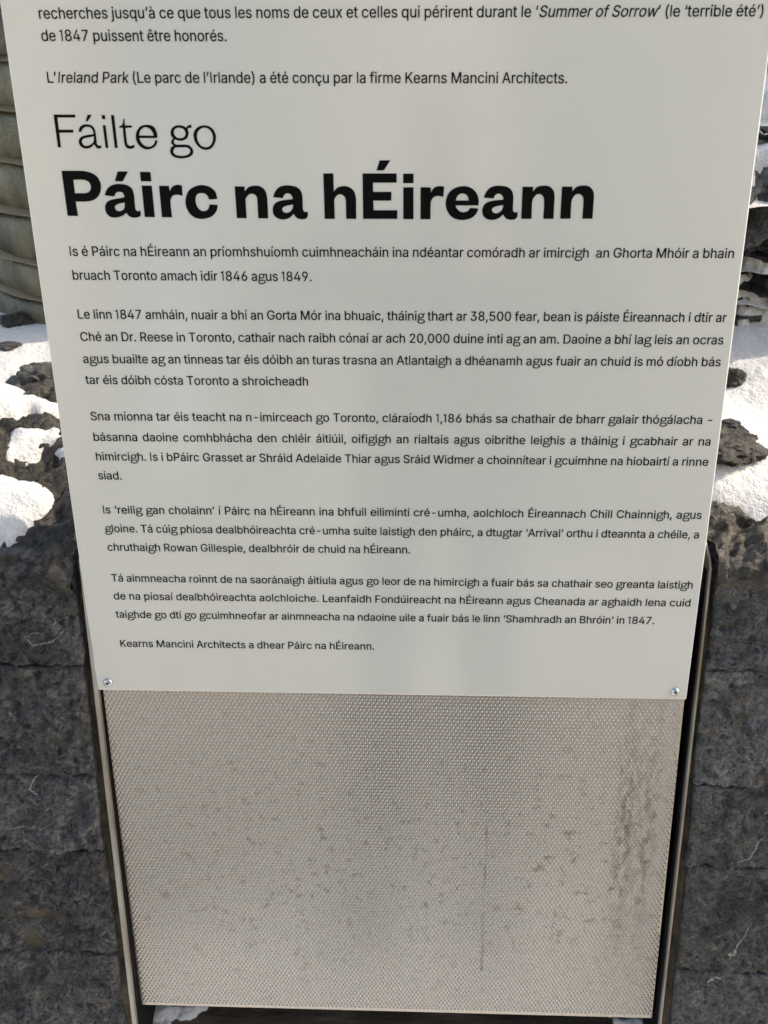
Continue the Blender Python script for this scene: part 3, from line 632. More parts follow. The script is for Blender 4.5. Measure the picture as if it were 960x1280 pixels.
# ---------------------------------------------------------------- lettering
GL = """(137:45,103 46,132 50,162 57,192 66,221 76,247 88,270 118,270 95,214 81,157 77,129 76,103 80,57 94,8 118,-48 88,-48 69,-11 56,27 47,66|)137:19,-48 43,9 57,58 61,103 60,129 56,157 41,214 19,270 48,270 60,247 71,221 80,192 86,162 91,132 92,103 89,65 81,27 67,-11 48,-48|,94:19,-60 34,36 68,36 42,-60|-227:168,122 168,94 57,94 57,122|.94:48,-2 39,-1 31,4 26,12 25,20 26,29 31,37 39,42 48,43 56,42 64,37 69,29 71,20 69,12 64,4 56,-1|0227:113,-3 87,0 65,12 47,31 34,57 27,89 24,127 27,165 35,197 48,223 65,242 87,254 113,258 139,254 161,242 179,223 192,197 200,165 203,127 200,89 192,57 179,31 162,12 140,0/113,25 131,28 145,37 157,52 165,72 170,97 172,127 170,157 165,182 157,203 145,218 131,227 113,230 96,227 82,218 70,203 62,182 56,157 55,127 56,97 62,72 70,52 82,37 96,28|1227:38,0 38,27 195,27 195,0/138,254 138,0 106,0 106,224 105,224 43,179 43,213 99,254|2227:32,0 32,24 117,114 141,141 155,163 159,174 160,186 159,198 154,209 146,218 137,224 125,228 112,230 98,228 86,224 77,216 69,207 65,195 64,181 33,181 35,202 43,221 55,237 72,248 91,255 112,258 134,255 153,248 169,237 181,223 188,205 191,186 189,172 185,159 179,145 168,129 133,90 76,30 76,28 195,28 195,0|3227:109,-3 87,-1 66,5 49,15 35,29 26,46 22,66 55,66 57,54 63,44 72,35 83,30 95,26 109,25 124,26 138,30 149,37 157,46 163,58 165,72 163,86 158,98 150,109 137,117 121,122 101,124 78,124 78,150 144,224 144,226 35,226 35,254 186,254 186,230 106,139 106,144 132,144 154,138 172,127 185,111 194,93 196,72 194,51 185,33 172,18 154,6 133,-1|4227:20,53 20,79 123,254 155,254 54,83 54,81 207,81 207,53/141,0 141,61 141,73 141,159 171,159 171,0|5227:111,-3 89,-1 70,6 54,16 41,30 33,47 30,65 61,65 64,54 69,44 77,36 87,30 98,26 111,25 125,27 138,32 149,41 157,52 162,66 164,81 162,97 157,111 148,122 137,131 124,137 109,138 84,134 73,129 64,123 34,126 48,254 183,254 183,226 75,226 67,151 68,151 77,157 89,162 101,166 115,167 131,165 147,160 161,153 172,143 182,130 189,116 194,99 195,82 193,58 184,38 171,21 154,8 134,-1|6227:113,-3 91,-1 71,7 55,20 42,37 34,58 32,81 34,100 40,119 51,142 69,170 126,254 161,254 75,131 73,131 83,144 98,153 117,157 139,155 158,147 173,136 185,120 192,101 194,79 192,56 184,36 171,20 155,7 135,-1/113,24 127,26 139,31 149,40 157,51 162,64 164,79 162,94 157,107 149,118 139,126 127,131 113,133 99,131 87,126 77,118 69,107 64,94 62,79 64,64 69,51 77,40 87,31 99,26|7227:48,0 162,224 162,226 31,226 31,254 195,254 195,224 82,0|8227:113,-3 89,-1 68,6 50,17 37,31 29,48 26,68 28,83 33,98 40,110 51,121 63,128 76,132 76,133 59,141 46,154 38,171 35,190 38,209 45,225 57,239 73,249 92,256 113,258 134,256 153,249 169,239 181,225 188,209 191,190 188,171 180,154 167,141 150,133 150,132 164,128 176,121 186,110 194,98 199,83 200,68 198,48 189,31 176,17 158,6 137,-1/113,25 129,26 142,30 153,37 161,46 167,57 168,69 167,83 161,94 153,104 141,111 128,116 113,118 98,116 85,111 73,104 65,94 59,83 58,69 59,57 64,46 73,37 84,30 97,26/113,145 126,146 137,150 146,157 154,165 158,176 160,188 158,200 154,210 147,218 138,225 126,229 113,230 100,229 89,225 79,218 72,210 68,200 66,188 68,176 72,165 79,157 89,150 100,146|9227:113,258 135,255 155,247 171,234 184,217 192,197 194,173 192,155 186,135 175,112 158,84 100,0 65,0 151,124 154,124 144,111 128,101 109,97 87,100 69,107 53,119 41,134 34,154 32,176 34,198 42,218 55,235 71,247 91,255/113,230 99,228 87,223 77,215 69,204 64,191 63,176 64,161 69,148 77,137 87,129 99,123 113,122 127,123 139,129 149,137 157,147 162,160 164,175 162,190 157,204 150,215 139,223 127,228|A240:8,0 101,254 138,254 231,0 198,0 144,151 132,186 116,239 123,239 106,185 95,151 43,0/55,71 55,99 185,99 185,71|B228:30,0 30,254 121,254 145,252 164,245 180,235 190,221 197,205 199,187 198,172 193,160 187,150 178,143 157,133 157,131 170,129 182,123 192,114 201,102 207,86 209,68 207,50 200,33 189,20 172,9 151,2 123,0/62,29 122,29 148,31 165,40 175,53 178,68 176,81 171,92 163,102 153,109 140,114 124,115 62,115/62,143 119,143 132,144 144,148 154,155 162,163 166,174 168,186 165,202 156,214 141,223 120,226 62,226|C255:134,-3 103,1 75,12 52,32 35,58 24,90 20,127 24,165 35,197 52,223 75,242 103,254 134,258 152,256 170,252 186,245 201,236 214,224 224,209 232,193 236,174 204,174 200,186 195,197 179,214 158,224 134,228 111,225 92,216 75,202 62,182 54,157 52,127 54,97 63,72 75,53 92,38 112,29 134,26 158,30 179,40 195,57 204,80 236,80 232,62 224,45 214,31 201,19 187,9 170,2 153,-2|D251:109,0 48,0 48,29 107,29 136,31 159,40 177,55 189,75 197,99 200,128 197,156 190,180 177,200 160,214 138,223 110,226 47,226 47,254 113,254 147,251 176,239 200,221 217,196 227,164 231,128 227,91 217,59 199,34 175,15 145,4/62,254 62,0 30,0 30,254|F205:30,0 30,254 185,254 185,226 62,226 62,139 173,139 173,111 62,111 62,0|G260:134,-3 102,1 75,13 52,32 35,58 24,90 20,127 24,165 35,197 52,223 74,242 102,254 132,258 152,256 170,252 187,245 202,235 214,222 225,208 232,192 237,174 204,174 194,197 178,213 158,224 133,228 111,225 92,216 75,202 62,182 54,157 52,127 54,97 63,72 75,53 92,38 112,29 134,26 155,29 172,36 187,47 198,62 205,80 207,101 217,100 141,100 141,128 239,128 239,100 236,71 225,45 209,25 188,9 163,0|I150:16,0 16,29 59,29 59,226 16,226 16,254 135,254 135,226 91,226 91,29 135,29 135,0|J198:93,-3 62,2 38,16 22,40 17,73 17,86 49,86 49,73 52,52 61,37 75,28 93,25 110,28 124,37 133,52 136,73 136,254 168,254 168,73 163,40 147,16 123,2|K233:52,73 52,108 70,131 87,152 106,172 182,254 224,254 116,138 114,138/30,0 30,254 62,254 62,167 62,112 62,97 62,0/186,0 94,130 114,155 224,0|L196:30,0 30,254 62,254 62,29 181,29 181,0|M314:30,0 30,254 76,254 139,94 144,79 150,61 156,42 161,24 154,24 159,41 165,61 171,79 176,94 238,254 284,254 284,0 252,0 252,145 252,163 253,184 253,207 253,229 256,229 249,205 241,181 234,161 228,145 171,0 143,0 85,145 80,160 72,181 65,204 56,229 59,229 60,208 60,186 61,164 61,145 61,0|P222:30,0 30,254 118,254 144,252 166,244 183,231 195,215 202,195 204,174 202,152 195,133 183,116 166,104 144,96 118,93 55,93 55,121 116,121 134,123 149,128 159,136 167,147 171,160 172,174 171,188 167,201 159,211 148,219 134,224 116,226 62,226 62,0|R224:30,0 30,254 118,254 145,252 167,244 183,232 195,217 202,198 205,176 202,154 195,136 183,120 166,109 145,101 118,99 48,99 48,128 117,128 135,129 149,133 160,141 167,150 171,162 173,176 171,190 167,202 159,212 149,220 134,224 116,226 62,226 62,0/177,0 115,115 151,115 214,0|S223:112,-4 86,-2 64,5 46,15 32,30 23,48 19,68 52,68 55,55 62,44 71,35 83,29 97,26 112,25 128,26 143,30 155,37 165,46 171,57 173,70 171,81 166,89 158,96 148,102 122,111 92,120 64,130 43,145 30,163 26,186 29,206 37,224 51,238 69,249 90,256 114,258 137,256 158,249 175,238 189,224 197,208 200,189 169,189 163,206 151,219 134,227 112,229 97,228 84,224 73,218 64,209 59,199 58,188 60,176 65,167 74,160 85,154 106,147 132,140 156,132 179,119 189,110 197,99 202,85 204,69 201,50 193,32 180,17 162,5 139,-2|T224:16,226 16,254 208,254 208,226 128,226 128,0 96,0 96,226|V240:102,0 8,254 42,254 96,103 108,69 124,15 117,15 133,69 145,103 197,254 231,254 139,0|W343:78,0 8,254 41,254 82,98 88,73 93,47 98,20 95,20 100,47 106,73 112,98 153,254 190,254 231,98 237,73 243,47 249,20 244,20 249,47 255,73 261,98 302,254 335,254 265,0 228,0 184,161 176,196 168,237 175,237 167,197 159,161 115,0|Y236:102,0 102,104 8,254 46,254 96,172 111,146 125,115 112,115 126,146 140,172 191,254 228,254 134,104 134,0|a195:80,-4 63,-3 47,2 34,11 24,22 17,37 15,54 17,69 22,80 29,90 39,97 63,105 89,110 117,113 133,117 136,121 138,127 138,128 137,139 133,148 128,156 120,161 110,164 98,165 85,164 75,161 59,150 50,137 20,146 29,161 39,173 52,182 66,188 82,191 97,192 119,190 143,180 153,172 161,160 167,145 168,126 168,0 138,0 138,26 136,26 126,12 108,1 95,-3/85,23 101,24 114,29 124,37 132,47 136,57 138,69 138,95 130,91 116,88 100,86 88,84 67,79 58,75 52,70 47,62 46,52 47,43 51,36 57,30 65,26|b212:115,-4 99,-3 86,2 69,16 59,29 56,29 56,0 26,0 26,254 57,254 57,160 59,160 69,173 86,186 98,191 115,192 137,189 156,180 173,166 185,146 193,122 195,94 193,66 185,42 173,23 157,8 137,-1/110,23 126,26 140,33 150,44 158,58 163,75 164,95 163,114 158,131 150,145 140,156 126,163 110,165 94,163 81,156 70,145 62,131 58,114 56,95 58,75 63,58 70,43 81,32 94,26|c198:104,-4 79,-1 58,8 41,23 28,43 20,66 17,94 20,122 28,146 41,165 58,180 79,189 104,192 130,189 153,178 170,161 181,138 151,131 145,145 135,155 121,162 104,165 86,162 73,155 62,144 54,129 50,112 48,94 50,75 54,59 62,44 73,33 86,26 104,23 121,26 135,33 146,44 152,59 181,51 177,39 171,28 153,11 130,0|d212:98,-4 75,-1 56,8 40,23 27,42 20,66 17,94 20,122 27,146 40,166 56,180 75,189 98,192 114,191 126,186 144,173 153,160 155,160 155,254 186,254 186,0 156,0 156,29 153,29 143,16 126,2 114,-3/102,23 118,26 132,32 142,43 150,58 154,75 156,95 154,114 150,131 142,145 132,156 118,163 102,165 86,163 72,156 62,145 54,131 50,114 48,95 50,75 54,58 62,44 73,33 86,26|e202:106,-4 80,-1 58,8 41,23 28,42 20,66 17,93 20,121 28,145 40,165 58,180 78,189 103,192 118,191 133,187 147,180 160,170 170,157 179,141 184,121 186,97 186,85 37,85 37,110 169,110 155,101 153,119 149,134 141,147 131,157 118,163 103,165 87,163 73,157 62,147 54,135 50,121 48,105 48,89 50,69 55,53 64,40 76,31 90,25 106,23 127,26 143,36 153,53 182,45 177,32 168,20 156,10 141,2 125,-3|f127:114,190 114,164 3,164 3,190/40,0 40,216 42,231 48,243 57,252 68,259 80,264 94,265 111,263 121,260 114,234 107,236 97,237 85,235 77,230 72,221 71,209 71,0|g213:103,-75 84,-74 67,-70 53,-63 41,-55 32,-45 25,-35 51,-20 61,-33 77,-44 89,-48 103,-49 124,-46 141,-38 152,-23 156,-3 156,34 153,34 143,21 126,8 114,4 97,2 76,5 56,13 40,27 28,45 20,68 17,96 20,123 27,147 40,166 56,180 76,189 98,192 114,191 127,186 144,173 154,159 157,159 157,190 186,190 186,-4 183,-27 175,-45 162,-59 145,-68 125,-73/102,30 118,32 132,38 142,47 150,61 155,77 156,96 155,115 150,132 142,146 132,156 119,163 102,165 86,163 73,156 62,145 54,131 50,115 48,96 50,78 54,61 62,48 73,38 86,32|h205:57,113 57,0 26,0 26,254 57,254 57,144 51,144 62,166 76,181 94,189 114,192 132,190 148,184 161,174 170,160 177,142 179,120 179,0 148,0 148,118 145,137 136,152 123,161 105,165 92,163 80,159 71,151 63,141 58,129|i83:26,0 26,190 57,190 57,0/42,221 34,223 27,227 22,234 21,242 22,249 27,256 34,260 42,262 50,260 57,256 62,249 63,242 62,234 57,227 50,223|j83:26,190 57,190 57,-15 55,-31 51,-45 43,-56 32,-65 19,-70 2,-71 -5,-71 -5,-43 1,-43 12,-42 20,-36 25,-27 26,-15/42,221 34,223 27,227 22,234 20,242 22,249 27,256 34,260 42,262 50,260 57,256 61,249 63,242 61,234 57,227 50,223|k190:55,68 55,106 60,106 142,190 180,190 92,100 89,100/26,0 26,254 57,254 57,0/147,0 74,93 96,114 186,0|l95:70,-1 50,2 37,10 29,24 26,42 26,254 57,254 57,49 58,38 60,31 65,27 73,26 80,26 85,27 90,1 81,0|m305:26,0 26,190 56,190 56,148 54,148 59,162 66,173 75,182 86,188 98,192 110,193 129,190 144,180 154,166 160,147 156,147 161,160 169,172 178,181 190,187 204,192 218,193 234,191 249,186 261,177 270,164 276,148 278,128 278,0 248,0 248,127 245,145 236,156 224,163 209,165 197,164 187,160 179,153 173,145 169,135 168,124 168,0 137,0 137,130 134,144 126,156 115,163 100,165 89,164 79,160 70,154 63,145 58,133 57,119 57,0|n205:57,113 57,0 26,0 26,190 56,190 56,144 51,144 62,166 76,181 94,189 114,192 132,190 147,184 160,174 170,160 176,142 179,120 179,0 148,0 148,118 145,137 136,152 123,161 105,165 92,163 80,159 71,151 63,141 58,129|o208:104,-4 79,-1 58,8 41,23 28,43 20,66 17,94 20,122 28,146 41,165 58,180 79,189 104,192 128,189 149,180 167,165 180,146 188,122 191,94 188,66 180,43 167,23 149,8 128,-1/104,23 121,26 135,33 146,44 154,59 158,75 160,94 158,112 154,129 146,144 135,155 121,162 104,165 86,162 73,155 62,144 54,129 50,112 48,94 50,75 54,59 62,44 73,33 86,26|p212:26,-71 26,190 56,190 56,160 59,160 69,173 86,186 98,191 115,192 137,189 156,180 173,166 185,146 193,122 195,94 193,66 185,42 173,23 157,8 137,-1 115,-4 99,-3 86,2 69,16 59,29 57,29 57,-71/110,23 126,26 140,33 150,44 158,58 163,75 164,95 163,114 158,131 150,145 140,156 126,163 110,165 94,163 81,156 70,145 62,131 58,114 56,95 58,75 63,58 70,43 81,32 94,26|q212:186,-71 155,-71 155,29 153,29 143,16 126,2 114,-3 98,-4 75,-1 56,8 40,23 27,42 20,66 17,94 20,122 27,146 40,166 56,180 75,189 98,192 114,191 126,186 144,173 153,160 156,160 156,190 186,190/102,23 118,26 132,32 142,43 150,58 154,75 156,95 154,114 150,131 142,145 132,156 118,163 102,165 86,163 72,156 62,145 54,131 50,114 48,95 50,75 54,58 62,44 73,33 86,26|r130:26,0 26,190 56,190 56,160 58,160 65,173 76,184 90,190 107,192 115,192 122,192 122,161 115,162 103,163 91,161 80,157 70,151 63,142 58,131 57,118 57,0|s182:91,-4 72,-3 56,2 42,9 31,19 23,32 18,47 47,53 53,40 62,30 75,25 91,23 108,25 122,31 131,40 134,51 132,60 127,68 118,74 106,78 75,85 52,93 36,104 27,119 23,137 26,152 33,166 43,177 58,185 74,190 94,192 112,191 127,186 140,179 149,170 157,158 162,145 134,139 129,149 121,158 110,164 94,166 78,164 65,158 57,150 54,139 56,129 62,122 72,116 86,111 115,105 137,97 153,86 162,71 166,53 163,37 156,24 145,12 130,3 112,-2|t114:102,190 102,164 3,164 3,190/32,236 63,236 63,49 64,38 68,31 75,26 85,25 93,26 101,27 107,1 96,-1 84,-2 62,1 46,11 36,26 32,46|u205:91,-3 73,-1 57,5 44,15 35,29 28,47 26,69 26,190 57,190 57,72 60,52 68,37 82,28 100,25 113,27 125,31 134,38 142,48 146,61 148,76 148,190 179,190 179,0 149,0 149,46 154,46 143,23 129,8 111,0|v195:81,0 9,190 42,190 83,78 93,43 103,10 92,10 101,43 112,78 152,190 186,190 113,0|w284:69,0 11,190 44,190 67,107 77,68 88,21 82,21 93,67 103,107 126,190 158,190 181,107 191,68 201,21 196,21 206,68 217,107 240,190 272,190 215,0 184,0 159,86 152,112 145,140 138,169 145,169 138,140 131,112 124,86 99,0|x189:10,0 86,109 86,86 14,190 50,190 74,153 90,127 104,103 88,103 101,127 117,153 141,190 176,190 104,84 104,107 179,0 143,0 115,43 100,68 86,91 102,91 89,68 74,43 46,0|y195:24,-69 31,-43 36,-44 52,-44 59,-42 65,-37 71,-29 75,-18 81,-1 9,190 42,190 83,78 93,43 103,10 92,10 101,43 112,78 153,190 186,190 102,-29 88,-54 80,-62 70,-68 58,-71 46,-73 32,-72|z190:21,0 21,23 127,160 127,161 24,161 24,190 166,190 166,165 63,30 63,28 169,28 169,0|É209:30,0 30,254 186,254 186,226 62,226 62,143 178,143 178,114 62,114 62,29 188,29 188,0/95,279 119,329 153,329 121,279|à195:80,-4 63,-3 47,2 34,11 24,22 17,37 15,54 17,69 22,80 29,90 39,97 63,105 89,110 117,113 133,117 136,121 138,127 138,128 137,139 133,148 128,156 120,161 110,164 98,165 85,164 75,161 59,150 50,137 20,146 29,161 39,173 52,182 66,188 82,191 97,192 119,190 143,180 153,172 161,160 167,145 168,126 168,0 138,0 138,26 136,26 126,12 108,1 95,-3/85,23 101,24 114,29 124,37 132,47 136,57 138,69 138,95 130,91 116,88 100,86 88,84 67,79 58,75 52,70 47,62 46,52 47,43 51,36 57,30 65,26/83,214 50,265 84,265 108,214|á195:80,-4 63,-3 47,2 34,11 24,22 17,37 15,54 17,69 22,80 29,90 39,97 63,105 89,110 117,113 133,117 136,121 138,127 138,128 137,139 133,148 128,156 120,161 110,164 98,165 85,164 75,161 59,150 50,137 20,146 29,161 39,173 52,182 66,188 82,191 97,192 119,190 143,180 153,172 161,160 167,145 168,126 168,0 138,0 138,26 136,26 126,12 108,1 95,-3/85,23 101,24 114,29 124,37 132,47 136,57 138,69 138,95 130,91 116,88 100,86 88,84 67,79 58,75 52,70 47,62 46,52 47,43 51,36 57,30 65,26/81,214 105,265 139,265 106,214|ç198:104,-4 79,-1 58,8 41,23 28,43 20,66 17,94 20,122 28,146 41,165 58,180 79,189 104,192 130,189 153,178 170,161 181,138 151,131 145,145 135,155 121,162 104,165 86,162 73,155 62,144 54,129 50,112 48,94 50,75 54,59 62,44 73,33 86,26 104,23 121,26 135,33 146,44 152,59 181,51 177,39 171,28 153,11 130,0/85,-71 85,-53 105,-53 118,-51 121,-48 122,-42 121,-37 118,-34 105,-31 91,-31 96,8 112,8 112,0 112,-15 127,-17 137,-22 142,-30 144,-42 142,-55 135,-64 123,-70 105,-71|é202:106,-4 80,-1 58,8 41,23 28,42 20,66 17,93 20,121 28,145 40,165 58,180 78,189 103,192 118,191 133,187 147,180 160,170 170,157 179,141 184,121 186,97 186,85 37,85 37,110 169,110 155,101 153,119 149,134 141,147 131,157 118,163 103,165 87,163 73,157 62,147 54,135 50,121 48,105 48,89 50,69 55,53 64,40 76,31 90,25 106,23 127,26 143,36 153,53 182,45 177,32 168,20 156,10 141,2 125,-3/88,214 112,265 146,265 114,214|ê202:106,-4 80,-1 58,8 41,23 28,42 20,66 17,93 20,121 28,145 40,165 58,180 78,189 103,192 118,191 133,187 147,180 160,170 170,157 179,141 184,121 186,97 186,85 37,85 37,110 169,110 155,101 153,119 149,134 141,147 131,157 118,163 103,165 87,163 73,157 62,147 54,135 50,121 48,105 48,89 50,69 55,53 64,40 76,31 90,25 106,23 127,26 143,36 153,53 182,45 177,32 168,20 156,10 141,2 125,-3/77,218 47,218 47,219 87,265 116,265 157,219 157,218 126,218 102,248|í83:26,0 26,190 57,190 57,0/28,214 52,265 86,265 53,214|ó208:104,-4 79,-1 58,8 41,23 28,43 20,66 17,94 20,122 28,146 41,165 58,180 79,189 104,192 128,189 149,180 167,165 180,146 188,122 191,94 188,66 180,43 167,23 149,8 128,-1/104,23 121,26 135,33 146,44 154,59 158,75 160,94 158,112 154,129 146,144 135,155 121,162 104,165 86,162 73,155 62,144 54,129 50,112 48,94 50,75 54,59 62,44 73,33 86,26/90,214 114,265 148,265 115,214|ú205:91,-3 73,-1 57,5 44,15 35,29 28,47 26,69 26,190 57,190 57,72 60,52 68,37 82,28 100,25 113,27 125,31 134,38 142,48 146,61 148,76 148,190 179,190 179,0 149,0 149,46 154,46 143,23 129,8 111,0/89,214 113,265 147,265 114,214|‘88:26,159 52,254 75,254 60,159|’88:26,159 41,254 75,254 49,159| 94:"""
OUT = {}
for rec in GL.split('|'):
    ch = rec[0]; adv, _, body = rec[1:].partition(':')
    OUT[ch] = (int(adv) / 500, [[tuple(int(q) / 500 for q in p.split(',')) for p in c.split()] for c in body.split('/') if c])
from mathutils.geometry import delaunay_2d_cdt
def winding(p, c):
    w = 0
    for (ax, ay), (bx, by) in zip(c, c[1:] + c[:1]):
        if (ay <= p[1]) != (by <= p[1]):
            side = (bx - ax) * (p[1] - ay) - (by - ay) * (p[0] - ax)
            if by > ay and side > 0: w += 1
            elif by <= ay and side < 0: w -= 1
    return w
def fill(contours, nonzero=False):
    vs, es = [], []
    for c in contours:
        k = len(vs); vs += [Vector(p) for p in c]; es += [(k + i, k + (i + 1) % len(c)) for i in range(len(c))]
    ov, oe, of, _, _, _ = delaunay_2d_cdt(vs, es, [], 0, 1e-7)
    F = []
    for f in of:
        cx_, cy_ = sum(ov[i].x for i in f) / 3, sum(ov[i].y for i in f) / 3
        w = [winding((cx_, cy_), c) for c in contours]
        if (sum(w) != 0) if nonzero else (sum(abs(q) for q in w) % 2 == 1): F.append(tuple(f))
    return np.array([(p.x, p.y, 0.) for p in ov]), np.array(F)
def smooth_contour(spec, k=4):
    """'x,y' smooth point, 'x,y*' corner; Catmull-Rom through the smooth runs"""
    P = [(tuple(float(q) for q in s.rstrip('*').split(',')), s.endswith('*')) for s in spec.split()]
    n = len(P); out = []
    for i in range(n):
        (p1, c1), (p2, c2) = P[i], P[(i + 1) % n]; out.append(p1)
        if c1 and c2: continue
        p0 = P[i - 1][0] if not c1 else p1; p3 = P[(i + 2) % n][0] if not c2 else p2
        for j in range(1, k):
            t_ = j / k
            out.append(tuple(.5 * (2 * b + (c - a) * t_ + (2 * a - 5 * b + 4 * c - d) * t_ ** 2 + (3 * b - a - 3 * c + d) * t_ ** 3) for a, b, c, d in zip(p0, p1, p2, p3)))
    return out
def traced(ox, oy, specs, s=8.727): return [[to_plane(ox + x / s, oy + y / s) for x, y in smooth_contour(c)] for c in specs]
H = {}
A_ = (60, 135); E_ = (165, 135)
light = [
 traced(*A_, ['62,72* 299,72* 299,104* 103,104* 120,237* 277,237* 277,269* 124,269* 143,430* 110,430*']),
 traced(*A_, ['432,75* 480,75* 433,147* 413,143*']),
 traced(*A_, ['335,258* 345,215 380,185 430,178 480,192 512,235 525,300 533,380 548,408 565,412 582,405* 585,432* 565,443 535,438 515,412 500,398* 470,430 420,443 370,428 340,385 342,340 375,308 430,295 497,285* 493,255 475,222 435,205 395,213 372,240 368,262*',
   '500,310* 440,322 395,332 372,355 378,390 405,412 440,410 480,390 500,360']),
 traced(*A_, ['585,77* 620,77* 628,122* 592,122*']), traced(*A_, ['598,188* 629,188* 660,436* 630,436*']),
 traced(*A_, ['688,77* 721,77* 762,436* 730,436*']),
 traced(*A_, ['822,120* 834,120* 840,190* 915,190* 918,215* 845,217* 862,370 878,405 905,413 945,400* 945,430* 915,445 880,445 850,425 832,370 817,217* 778,215* 778,200* 808,188* 820,160*']),
 traced(*E_, ['278,328* 275,280 250,220 210,190 155,183 95,200 55,250 42,310 55,370 90,420 140,448 190,450 240,430 270,395 280,358* 252,350* 245,385 215,415 175,422 130,405 95,365 80,328*', '78,300* 90,250 125,215 165,212 205,235 230,275 240,302*']),
 traced(*E_, ['515,188 565,198 605,230 618,275 605,325 565,352 525,358 475,345 435,315 422,270 435,225 470,197', '515,215 555,225 580,255 585,290 565,320 525,330 485,318 460,285 458,250 480,222']),
 traced(*E_, ['592,215* 615,190 650,183* 650,217* 620,218 603,234*']),
 traced(*E_, ['450,332* 432,355 430,385 452,410 430,428 418,468 430,510 475,540 550,550 625,535 665,500 665,455 635,415 590,400 500,400 470,392 458,370 462,352 476,340*', '475,432 455,455 455,490 490,515 550,522 610,510 635,480 630,450 595,430 530,430']),
 traced(*E_, ['785,190 840,200 890,240 917,310 905,385 865,440 810,457 750,440 700,390 673,320 680,255 720,208', '785,215 745,230 715,270 710,320 725,370 760,415 810,428 855,410 880,365 882,310 865,260 830,225']),
]
a6 = ['85,367* 105,315 145,265 205,240 275,238 345,252 390,290 407,350 405,430 402,495 412,521 432,528 453,524* 450,575 420,605 370,608 325,592 295,550* 250,590 190,610 125,603 80,565 68,510 85,450 130,415 200,398 297,388* 295,360 270,330 240,325 210,340 190,377*', '297,448* 235,458 190,475 173,500 190,530 225,538 265,520 288,490']
n6 = ['508,248* 622,248* 622,300* 665,252 735,236 800,245 845,290 857,350 852,450 845,598* 733,598* 743,430 735,360 700,330 660,335 625,375 612,430 605,598* 493,598*']
z6 = (595, 205)
def shifted(g, px, py, rx, ry):                   # the same letter again, its point r moved to p
    a, b = to_plane(px, py), to_plane(rx, ry); du_, dv_ = a[0] - b[0], a[1] - b[1]
    return [[(u + du_, v + dv_) for u, v in c] for c in g]
ga, gn = traced(*z6, a6), traced(*z6, n6)
bold = [
 traced(70, 205, ['62,74* 260,74 335,82 405,105 455,145 485,200 492,260 478,325 440,375 385,402 320,410 215,410* 243,567* 128,565*', '190,172* 285,172 335,182 368,208 382,250 372,290 345,312 300,318 208,318*']),
 traced(70, 205, ['673,82* 787,82* 728,190* 643,188*']),
 traced(70, 205, ['533,342* 545,300 580,250 640,222 710,218 780,232 830,270 850,330 858,400 866,485 882,510 900,514 920,506* 926,560 890,582 845,585 800,570 768,532* 730,562 670,583 600,578 555,540 537,480 550,425 590,395 660,378 745,365* 745,345 725,312 695,303 660,312 636,355*', '752,420* 700,430 660,445 643,470 655,500 690,515 725,505 748,480']),
 traced(170, 205, ['44,85* 158,87* 170,190* 55,188*']), traced(170, 205, ['62,235* 173,237* 207,580* 97,578*']),
 traced(170, 205, ['252,237* 360,239* 370,297* 395,250 440,228 485,230 502,238* 510,348* 450,335 405,345 380,385 378,430 395,582* 285,580*']),
 traced(170, 205, ['888,382* 865,300 800,248 715,230 630,250 570,300 542,385 550,470 590,545 660,590 745,598 830,570 880,510 893,445* 803,440* 790,490 755,512 715,510 675,475 653,420 652,370 670,330 710,317 755,325 785,355 797,388*']),
 traced(290, 205, ['30,243* 138,245* 140,298* 185,250 250,236 310,245 360,285 380,345 387,400 396,594* 287,592* 277,400 265,350 225,324 185,335 155,370 150,410 161,592* 54,590*']),
 shifted(ga, 290 + 445 / 8.727, 205 + 505 / 8.727, 595 + 68 / 8.727, 205 + 510 / 8.727),
 traced(395, 195, ['80,190* 190,190* 195,388* 235,345 300,328 365,340 415,385 435,450 438,520 440,686* 331,686* 326,510 318,455 290,425 255,418 220,440 202,475 201,520 206,686* 96,686*']),
 traced(395, 195, ['695,47* 812,47* 740,158* 660,158*']),
 traced(395, 195, ['508,190* 880,190* 880,291* 622,291* 624,391* 822,391* 822,487* 626,487* 628,592* 888,592* 888,686* 515,686*']),
 traced(495, 205, ['78,105* 192,105* 192,210* 78,210*']), traced(495, 205, ['80,254* 191,254* 191,602* 80,602*']),
 traced(495, 205, ['268,254* 380,254* 382,312* 410,265 455,243 505,243 525,250* 516,362* 465,348 415,360 385,400 378,450 376,602* 268,602*']),
 traced(495, 205, ['898,452* 903,400 885,330 840,275 775,245 700,245 620,275 565,335 543,420 555,500 600,570 670,605 750,610 830,585 880,535 898,485* 808,478* 785,510 740,527 695,515 660,480 650,452*', '653,398* 670,350 705,325 745,325 780,350 795,398*']),
 ga, gn, shifted(gn, 700.2, 273.4, 595 + 493 / 8.727, 205 + 598 / 8.727),
]
# the two-storey g of the heading also replaces the plain g of the small type
gg = [c for k in (8, 9, 10) for c in light[k]]
gu0 = min(u for c in gg for u, v in c); gv0 = to_plane(165 + 800 / 8.727, 135 + 440 / 8.727)[1]
xh = to_plane(165 + 785 / 8.727, 135 + 190 / 8.727)[1] - gv0
OUT['g'] = (.432, [[((u - gu0) * .385 / xh * 1.0 + .024, (v - gv0) * .385 / xh * 1.0 + .0) for u, v in c] for c in gg])

